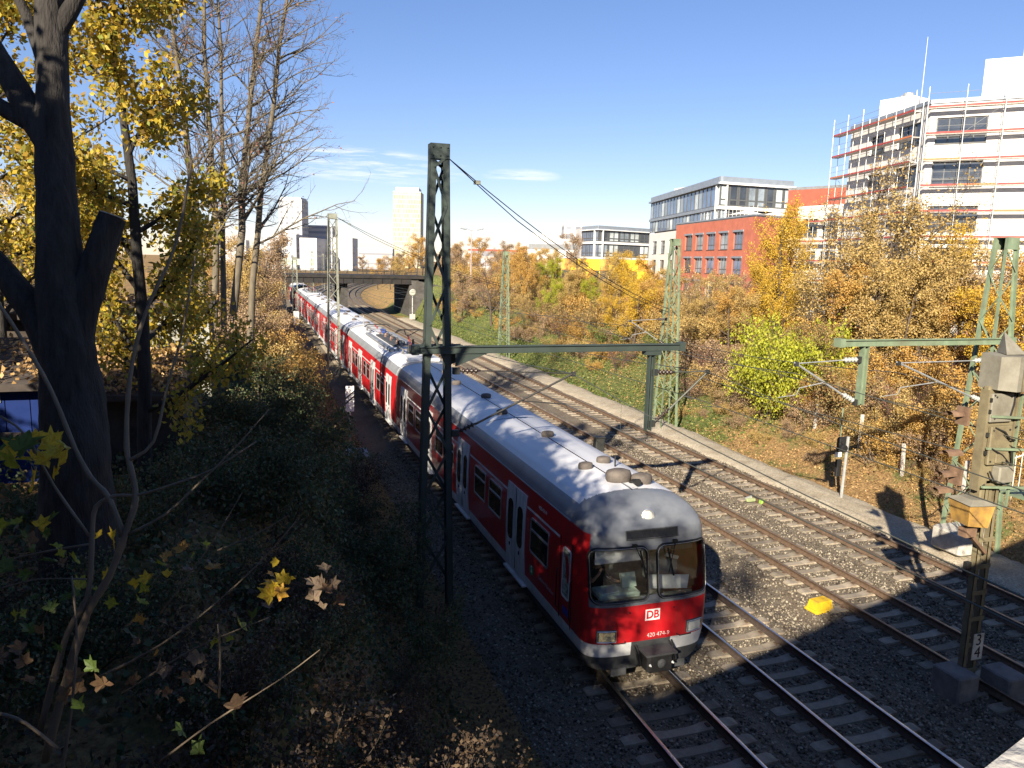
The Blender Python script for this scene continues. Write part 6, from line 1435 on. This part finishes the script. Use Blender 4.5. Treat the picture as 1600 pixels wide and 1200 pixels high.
def forked_trunk_tree():
    g = np.random.default_rng(41); D = 9.0; out, tips = [], []
    def path(pts, rad, lv=0, d=None): out.append(([at(px, py, d or D) for px, py in pts], rad, lv))
    base = at(122, 800, D); base.z = 4.6
    out.append(([base, at(118, 700, D), at(108, 600, D), at(100, 500, D), at(96, 400, D), at(90, 300, D), at(82, 200, D), at(80, 100, D), at(78, 0, D), at(80, -140, D), at(90, -300, D)], [.46, .36, .315, .285, .245, .21, .185, .17, .16, .14, .11], 0))
    path([(110, 560), (128, 480), (150, 410), (176, 338)], [.22, .17, .16, .15])
    path([(88, 250), (40, 165), (10, 110), (-40, 30), (-110, -120)], [.15, .14, .13, .11, .08]); path([(45, 190), (5, 170), (-50, 130)], [.10, .09, .07])
    path([(82, 60), (120, 0), (150, -60), (220, -180)], [.11, .08, .07, .05]); path([(78, 110), (40, 20), (15, -30)], [.10, .06, .05])
    path([(95, 560), (60, 500), (25, 450), (-20, 395), (-90, 340)], [.22, .16, .14, .12, .09])
    t = thing('tree', 'dark forked trunk with a sawn off limb at the left', 'tree', (0, 0, 0))
    # crown above the frame, thin enough to let spots of sun through
    for (px, py, d, L) in ((90, -300, (0, .1, 1), 3.2), (220, -180, (.8, .2, .8), 2.8), (-110, -120, (-.7, .3, .9), 2.8), (80, -140, (.3, .9, .8), 2.6), (85, -220, (.2, -.9, .8), 2.4), (-90, 340, (-1, .2, .5), 2.4)):
        grow(g, at(px, py, D), d, L, .07, 1, 3, out, tips, 6, .12, .06, (7, 6, 5), .5)
    big = [b_ for b_ in out if b_[2] == 0]; out = [b_ for b_ in out if b_[2] > 0]; VV, FF, base_ = [], [], 0
    for pts, rad, lv in big:
        V, Fq = rough_trunk(pts, rad, g); VV.append(V); FF.append(Fq+base_); base_ += len(V)
    link('trunk', np_mesh('trunk', np.concatenate(VV), np.concatenate(FF), BARKD, True), t); link('branches', tubes_mesh('branches', out, BARKD, (14, 6, 4, 3)), t)
    cut = at(176, 337, D); dv = (at(176, 330, D)-at(150, 410, D)).normalized()
    MB().lathe([(.148, 0), (.142, .012), (.02, .014)], 14, cut, dv).obj('sawn_face', mat('sawn_wood', (.36, .31, .25), .9, var=.25, scale=20), t)
    P = sample_tips(g, tips, 2600, .12); P = P[P[:, 2] > 11.0]; link('crown', leaves_mesh('crown', P, (.08, .13), LM['yellow'], g), t)
forked_trunk_tree()
def yellow_tree(label, px, D, n, seed, H, spread, leaf='yellow', size=(.10, .17), base=None, kids=(22, 8, 4)):
    g = np.random.default_rng(seed); out, tips = [], []; p = at(px, 600, D); p.z = GZ(p.x, p.y)-.2
    grow(g, (0, 0, 0), (.02, .0, 1), H, .13, 0, 3, out, tips, 9, .05, .03, kids, spread, (35, 80), .16)
    P = sample_tips(g, tips, n, .14)
    return build_tree('tree', label, 'tree', p, out, P, size, BARKD, LM[leaf], g, droop=.6)
yellow_tree('yellow leaved tree hanging over the sheds behind the forked trunk', 222, 13, 19000, 51, 9.8, .235, size=(.075, .125))
yellow_tree('yellow green leaved tree at the top left corner', 12, 17, 15000, 52, 9.8, .33, 'yellow', (.09, .15))
yellow_tree('slim yellow leaved tree between forked trunk and bare stems', 292, 17, 3000, 53, 5.6, .22, 'yellow', (.08, .13))
def bare_stems():
    """several pale leafless stems, each a tree of its own"""
    for k, (px0, px1, lean, H, r, lab) in enumerate(((325, 262, -.06, 15.5, .17, 'pale bare stem, leftmost of the leafless group'), (338, 318, -.02, 16, .15, 'bare stem standing second in the leafless group'), (352, 345, .03, 14, .12, 'thin bare stem in the middle of the leafless group'), (358, 412, .10, 16, .17, 'pale bare stem with bare crown leaning slightly right'), (385, 455, .16, 16.5, .15, 'rightmost bare stem, arching over towards the tracks'))):
        g = np.random.default_rng(60+k); out, tips = [], []; D = 28+k*.5; p = at(px0, 560, D); z0 = GZ(p.x, p.y)-.2; p.z = z0
        top = at(px1, 0, D); n = 10; d = top-p; pts, rad = [], []
        q0 = np.array(p); q1 = np.array(top)+(np.array(top)-q0)*.25
        for i in range(n+1):
            s = i/n; b_ = np.array([-(1-s)*s*lean*6, 0, 0]); pts.append(q0+(q1-q0)*s+b_+g.normal(size=3)*.05*(0 < i)); rad.append(r*(1-.75*s))
        out.append((pts, rad, 0))
        for j in range(48):
            s = g.uniform(.28, 1); f = s*n; i = min(int(f), n-1); q = pts[i]+(pts[i+1]-pts[i])*(f-i); a = g.uniform(-.9, 1.1) if k < 3 else g.uniform(-.5, .9)
            L = g.uniform(1.3, 3.4)*(1.25-.6*s) if k < 3 else g.uniform(1.6, 4.2)*(1.25-.6*s); az = g.uniform(0, 6.28) if k < 3 else g.normal(.0, 1.2)
            grow(g, q, (math.cos(az), math.sin(az), g.uniform(.35, 1.0)), L, max(.012, rad[i]*.40), 1, 3, out, tips, 6, .10, .03, (10, 8, 5), .45, (22, 55), .12, .55)
        P = sample_tips(g, tips, 420, .06)-np.array(p); out = [(np.array(a_)-np.array(p), b_, c_) for a_, b_, c_ in out]
        build_tree('tree', lab, 'tree', p, out, P, (.06, .11), BARKP, LM['red'], g, 'leafless stems left of the train', droop=1.0)
bare_stems()
# trees beside and behind the photographer, whose shade falls on the foreground and the train's nose
for i, (x, y, sc, kd, lf, lab) in enumerate(((-6.7, 3.1, 1.40, 'dense', 'brown', 'tree left of the bridge end'), (-8.6, 7.0, .95, 'dense', 'ochre', 'tree on the left plateau near the bridge'), (-10, -7.0, 1.35, 'tree', 'brown', 'tree behind the road left of the bridge'), (-5.9, 5.0, 1.18, 'dense', 'brown', 'small dense tree beside the forked trunk, added unseen for shade'), (-11.2, 8.0, .9, 'dense', 'brown', 'small dense tree left of the blue shed, added unseen for shade'), (-12, 2.0, 1.1, 'dense', 'ochre', 'tree farther left on the plateau'), (-15.5, -9, 1.45, 'dense', 'brown', 'tree far behind the road on the left'), (-6.0, -13.5, 1.4, 'dense', 'ochre', 'tree behind the bridge, nearest the tracks'), (-18, -2, 1.4, 'dense', 'brown', 'tree at the far left of the plateau'), (-9.5, 12.5, .8, 'dense', 'gold', 'tree on the left plateau beside the sheds'), (-7.4, 2.6, 1.0, 'dense', 'brown', 'dense tree just left of the bridge end, added unseen for shade'), (-15, 9, .9, 'dense', 'brown', 'tree behind the sheds, left of the frame'))):  # dense trees by trunk, shed and bridge end added to block the sun
    plant(kd, (42, 43)[i % 2] if kd == 'dense' else 12, lf, x, y, sc, lab, 'tree', 'trees beside the photographer')

# ------------------------------------------------------------------ ground cover
def ground_leaves(name, label, n, xr, yr, size, leaf, thick, seed, dens=None, flat=True):
    g = np.random.default_rng(seed); x = g.uniform(*xr, n); y = g.uniform(*yr, n)
    if dens is not None:
        k = g.random(n) < dens(x, y); x, y = x[k], y[k]
    x = x+curve_x(y); P = np.stack([x, y, ground_z(x, y)+thick*g.random(len(x))**1.6+.01], 1)
    o = link(name, leaves_mesh(name, P, size, LM[leaf], g, droop=0, up=.5 if flat else None)); setp(o, label, 'ground cover', kind='stuff')
def clump(x, y, f=.8, t=.35): return .25+.75*((np.sin(x*f*1.7+np.cos(y*f)*2)+np.sin(y*f*1.3+x*.6))*.25+.5 > t)
ground_leaves('fallen_leaves', 'fallen orange and brown leaves on the right bank', 52000, (22.9, 36), (12, 62), (.06, .13), 'litter', .10, 71, lambda x, y: clump(x, y)*(1-.7*smooth((y-36)/10)*smooth((29-x)/4)))
ground_leaves('bank_grass', 'green weeds and grass on the foot of the right bank', 22000, (23.2, 29), (30, 118), (.10, .22), 'green', .16, 72, lambda x, y: smooth((y-30)/8)*clump(x, y, .5, .3), False)
ground_leaves('bank_weeds', 'dry mixed weeds on the right bank', 24000, (24, 33), (14, 70), (.07, .16), 'mixed', .4, 73, lambda x, y: clump(x, y, .9, .6)*smooth((x-24)/3), False)
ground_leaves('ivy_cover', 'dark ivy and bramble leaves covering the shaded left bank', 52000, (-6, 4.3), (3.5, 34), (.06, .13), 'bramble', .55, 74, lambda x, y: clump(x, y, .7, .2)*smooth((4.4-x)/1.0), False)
ground_leaves('shaded_weed_cover', 'withered brown weeds covering the left bank, darkened for shade', 50000, (-3.5, 5.3), (4.5, 60), (.05, .11), 'withered', .5, 75, lambda x, y: np.maximum(clump(y, x, .8, .5), smooth((x-2.6)/.8))*smooth((5.5-x)/.8), False)

# ------------------------------------------------------------------ sheds on the left
def sheds():
    blue = mat('shed_blue', (.014, .030, .13), .9, var=.2, scale=2, spec=.08, dirt=(.008, .012, .035, .6), dscale=2); wood = mat('shed_wood', (.05, .04, .033), .95, var=.3, scale=3); felt = mat('roof_felt', (.055, .045, .04), .95, var=.3, scale=3); pale = mat('shed_pale', (.30, .30, .27), .85, var=.2, scale=3, stretch=(6, 6, .5))
    def litter(t, x0, x1, y0, y1, zf, n, seed):
        g = np.random.default_rng(seed); x, y = g.uniform(x0, x1, n), g.uniform(y0, y1, n); P = np.stack([x, y, zf(x, y)+.02+.05*g.random(n)], 1)
        o = link('leaf_litter', leaves_mesh('leaf_litter', P, (.07, .14), LM['litter'], g, 0, up=.4), t); o['kind'] = 'stuff'
    t = thing('garden_shed', 'blue walled shed with leaf covered roof at the left edge', 'shed', (0, 0, 0))
    x0, x1, y0, y1, zb = -7.0, -3.45, 15.7, 18.4, 4.6
    for i in range(9):
        xa = x0+(x1-x0)*i/9; MB().lohi((xa+.008, y0, zb), (xa+(x1-x0)/9-.008, y0+.04, 6.62)).obj('board', blue, t)
    for i in range(6):
        ya = y0+.04+(y1-y0)*i/6.1; MB().lohi((x1-.04, ya, zb), (x1, ya+.42, 6.62+.15*i/6)).obj('board', blue, t)
    MB().lohi((x0, y1, zb), (x1, y1+.04, 7.0)).obj('wall', wood, t); MB().lohi((-4.9, y0-.02, 6.35), (-4.3, y0-.004, 6.56)).obj('pale_patch', pale, t)
    MB().tube([(x0, y0-.12, 5.85), (x1+.35, y0-.12, 5.72)], .07, 8).obj('pipe', felt, t)
    MB().add([(x0-.2, y0-.35, 6.60), (x1+.3, y0-.35, 6.60), (x1+.3, y1+.3, 7.10), (x0-.2, y1+.3, 7.10), (x0-.2, y0-.35, 6.72), (x1+.3, y0-.35, 6.72), (x1+.3, y1+.3, 7.22), (x0-.2, y1+.3, 7.22)], [(0, 3, 2, 1), (4, 5, 6, 7), (0, 1, 5, 4), (1, 2, 6, 5), (2, 3, 7, 6), (3, 0, 4, 7)]).obj('roof', felt, t)
    litter(t, x0, x1+.25, y0-.3, y1+.2, lambda x, y: 6.72+(y-y0+.35)*.145, 1500, 81)
    t = thing('garden_shed', 'dark wooden shed with mossy roof behind the blue shed', 'shed', (0, 0, 0))
    MB().lohi((-9, 20.2, 4.6), (-4.4, 23, 7.6)).obj('wall', wood, t)
    MB().add([(-9.3, 19.7, 7.55), (-4.0, 19.7, 7.5), (-4.0, 23.3, 8.35), (-9.3, 23.3, 8.4), (-9.3, 19.7, 7.68), (-4.0, 19.7, 7.63), (-4.0, 23.3, 8.48), (-9.3, 23.3, 8.53)], [(0, 3, 2, 1), (4, 5, 6, 7), (0, 1, 5, 4), (1, 2, 6, 5), (2, 3, 7, 6), (3, 0, 4, 7)]).obj('roof', felt, t)
    litter(t, -9.2, -4.1, 19.8, 23.2, lambda x, y: 7.65+(y-19.7)*.236, 900, 82)
    t = thing('garden_shed', 'low shed with thick orange leaf litter right of the forked trunk', 'shed', (0, 0, 0))
    MB().lohi((-2.9, 15.6, 4.4), (-1.3, 17.6, 6.45)).obj('wall', wood, t)
    MB().add([(-3.1, 15.2, 6.42), (-1.15, 15.2, 6.36), (-1.15, 17.8, 6.92), (-3.1, 17.8, 6.98), (-3.1, 15.2, 6.52), (-1.15, 15.2, 6.46), (-1.15, 17.8, 7.02), (-3.1, 17.8, 7.08)], [(0, 3, 2, 1), (4, 5, 6, 7), (0, 1, 5, 4), (1, 2, 6, 5), (2, 3, 7, 6), (3, 0, 4, 7)]).obj('roof', felt, t)
    litter(t, -3.05, -1.2, 15.25, 17.7, lambda x, y: 6.5+(y-15.2)*.215, 1300, 83)
    t = thing('garden_shed', 'pale grey boarded hut with flat roof behind the low shed', 'shed', (0, 0, 0))
    for i in range(8): MB().lohi((-3.4+i*.3, 20.4, 4.6), (-3.115+i*.3, 20.46, 7.75)).obj('board', pale, t)
    MB().lohi((-3.4, 20.46, 4.6), (-1.0, 22.6, 7.7)).obj('wall', wood, t); MB().lohi((-3.6, 20.1, 7.76), (-.85, 22.8, 7.90)).obj('roof', felt, t)
    MB().lohi((-3.0, 20.38, 6.5), (-2.4, 20.398, 7.2)).obj('window', M_PANE, t)
    MB().tube([(-3.55, 20.05, 6.4), (-3.55, 20.05, 7.8)], .06, 8).obj('downpipe', M_GALV, t)
    g = np.random.default_rng(84); x, y = g.uniform(-3.6, -.85, 700), g.uniform(20.1, 22.8, 700); o = link('leaf_litter', leaves_mesh('leaf_litter', np.stack([x, y, 7.92+0*x], 1), (.07, .14), LM['litter'], g, 0, up=.4), t); o['kind'] = 'stuff'
sheds()

# ------------------------------------------------------------------ saplings in the foreground
def maple_leaf_mesh(seed, m):
    g = np.random.default_rng(seed); lob = [(0, 1.0), (16, .62), (28, .74), (42, .92), (56, .60), (70, .52), (88, .62), (104, .66), (120, .38), (150, .22), (175, .10)]
    L = [(a, r*g.uniform(.93, 1.07)) for a, r in lob]; pts = [(math.sin(R(a))*r, math.cos(R(a))*r) for a, r in L]+[(-math.sin(R(a))*r, math.cos(R(a))*r) for a, r in reversed(L[1:])]
    cu, fo = g.uniform(-.1, .65), g.uniform(.05, .6); V = [(0, 0, 0)]+[(x*(1-fo*.3), y, fo*abs(x)-cu*y*y*.7+g.uniform(-.07, .07)) for x, y in pts]; n = len(pts)
    me = bpy.data.meshes.new('leaf'); me.from_pydata(V, [], [(0, i+1, (i+1) % n+1) for i in range(n)]); me.materials.append(m); me.update(); return me
def mono(name, col, trans=.4):
    """a large leaf: its colour fades to brown in spots and along the rim"""
    if name in MATS: return MATS[name]
    m = leaf_mat(name, [col, tuple(c*1.15 for c in col)], trans); N, L = m.node_tree.nodes, m.node_tree.links; b = N['Principled BSDF']; src = b.inputs['Base Color'].links[0].from_socket
    tc = N.new('ShaderNodeTexCoord'); no = N.new('ShaderNodeTexNoise'); no.inputs['Scale'].default_value = 3.2; no.inputs['Detail'].default_value = 6; no.inputs['Roughness'].default_value = .75; L.new(tc.outputs['Object'], no.inputs['Vector'])
    cr = N.new('ShaderNodeValToRGB'); cr.color_ramp.elements[0].position = .48; cr.color_ramp.elements[1].position = .66; L.new(no.outputs['Fac'], cr.inputs[0])
    mx = N.new('ShaderNodeMix'); mx.data_type = 'RGBA'; L.new(cr.outputs[0], mx.inputs['Factor']); L.new(src, mx.inputs['A']); mx.inputs['B'].default_value = (col[0]*.55, col[1]*.38, col[2]*.6, 1)
    L.new(mx.outputs['Result'], b.inputs['Base Color'])
    for n in N:
        if n.type == 'BSDF_TRANSLUCENT': L.new(mx.outputs['Result'], n.inputs['Color'])
    return m
MAPLES = [maple_leaf_mesh(i+20*k, mono('maple_%d' % i, c)) for k in range(3) for i, c in enumerate([(.50, .36, .03), (.36, .31, .03), (.24, .26, .03), (.36, .20, .045), (.15, .095, .05), (.07, .11, .025), (.52, .30, .04), (.20, .15, .10)])]
def sapling(label, D, stems, leaves, seed, m=STEM):
    g = random.Random(seed); t = thing('sapling', label, 'sapling', at(stems[0][0][0][0], stems[0][0][0][1], D))
    o0 = t.location.copy()
    for pts, r0, r1 in stems:
        n = len(pts); P = [at(px, py, D+dd)-o0 for px, py, dd in [(p[0], p[1], p[2] if len(p) > 2 else 0) for p in pts]]
        # smooth the path a little
        Q = []
        for i in range(n-1):
            for s in (0, .34, .67):
                a, b_, c_, d_ = P[max(i-1, 0)], P[i], P[i+1], P[min(i+2, n-1)]
                Q.append(b_*1.0 + (c_-a)*.5*s + (a-b_*2.5+c_*2-d_*.5)*s*s + (b_*1.5-a*.5-c_*1.5+d_*.5)*s**3)
        Q.append(P[-1]); k = len(Q); MB().tube(Q, [(r0+(r1-r0)*i/(k-1))*.72*(1+.10*math.sin(i*1.9+r0*900)) for i in range(k)], 8).obj('stem', m, t, True)
    for px, py, n, spread, cols, sz in leaves:
        for i in range(n):
            p = at(px+g.gauss(0, spread), py+g.gauss(0, spread*.9), D+g.uniform(-.35, .25))-o0
            link('leaf', MAPLES[g.choice(cols)+8*g.randrange(3)], t, p, (R(g.uniform(20, 120)), R(g.uniform(-50, 50)), R(g.uniform(-70, 110))), (sz*(q_ := g.uniform(.45, 1.1)), sz*q_*g.uniform(.8, 1.15), sz*q_))
sapling('forked maple sapling with pale stems in the left foreground', 4.4, [
    ([(70, 1190), (104, 1060), (137, 958), (171, 900), (196, 833), (212, 779), (204, 730), (198, 700), (200, 620), (212, 540), (235, 470), (275, 380), (300, 250)], .034, .010),
    ([(193, 838), (171, 779), (142, 746), (117, 700), (80, 610), (40, 540), (0, 478), (-60, 400)], .022, .012),
    ([(60, 1150), (104, 992), (137, 933), (144, 837), (150, 792), (179, 775), (217, 773), (267, 758), (333, 733), (400, 690)], .026, .006),
    ([(200, 835), (258, 804), (312, 754), (367, 700), (420, 640)], .012, .004),
    ([(200, 720), (240, 690), (262, 600), (285, 520), (305, 400)], .014, .006),
    ([(140, 838), (85, 760), (40, 680), (0, 650)], .012, .008), ([(140, 850), (70, 862), (0, 878)], .010, .006), ([(135, 905), (60, 905), (0, 920)], .008, .005)],
    [(50, 715, 20, 36, (2, 1, 5, 0, 0), .125), (40, 870, 13, 50, (2, 5, 5), .09), (105, 890, 8, 36, (2, 5, 5), .08), (165, 850, 2, 10, (0,), .08), (45, 940, 6, 40, (4, 5), .085)], 3)
sapling('maple twig with large yellow leaves in the middle of the left foreground', 4.9, [
    ([(150, 1060), (230, 1020), (310, 965), (400, 885), (462, 815)], .012, .004), ([(190, 1085), (300, 1015), (420, 965)], .010, .004), ([(250, 960), (330, 850), (378, 770)], .008, .003), ([(340, 860), (400, 835), (450, 805)], .007, .003), ([(342, 1090), (344, 1020), (340, 975)], .012, .006)],
    [(430, 905, 11, 20, (0, 6, 0, 3, 7), .095), (300, 875, 8, 22, (0, 3, 7, 2), .085), (225, 925, 9, 26, (2, 5, 5, 0), .07), (345, 990, 4, 18, (2, 5), .10), (525, 925, 9, 20, (4, 7, 4), .085), (290, 1070, 6, 30, (4, 7), .08), (310, 1040, 3, 14, (7,), .08), (250, 1100, 5, 40, (4,), .08), (225, 985, 5, 24, (4, 3), .08)], 4)
sapling('thin dark sapling at the bottom left with green leaves', 3.6, [
    ([(90, 1240), (110, 1120), (120, 1000), (112, 900)], .012, .006), ([(250, 1190), (330, 1130), (440, 1060), (500, 1015)], .008, .003), ([(0, 1115), (40, 1130), (90, 1170)], .012, .010)],
    [(110, 1080, 9, 55, (5, 4), .07), (330, 1130, 4, 45, (5, 4), .08), (60, 1020, 8, 45, (5, 4), .07)], 5)

# ------------------------------------------------------------------ things that would share a label are told apart by their order in the row
def number_rows():
    same = {}
    for o in COL.objects:
        if o.parent is None and 'label' in o and 'category' in o: same.setdefault(o['label'], []).append(o)
    words = ['first', 'second', 'third', 'fourth', 'fifth', 'sixth', 'seventh', 'eighth', 'ninth', 'tenth', 'eleventh', 'twelfth', 'thirteenth', 'fourteenth', 'fifteenth', 'sixteenth', 'seventeenth', 'eighteenth', 'nineteenth', 'twentieth']
    for lab, obs in same.items():
        if 1 < len(obs) <= len(words):
            def px(o):
                d = o.location-Vector((0, 0, CAM_H)); return d.dot(R_)/max(.1, d.dot(F_))
            for w, o in zip(words, sorted(obs, key=px)):
                new = lab+', '+w+' from the left'
                if len(new.split()) > 16: new = lab.replace('leaved ', '').replace('green and gold', 'mixed')+', '+w+' from left'
                o['label'] = new
number_rows()
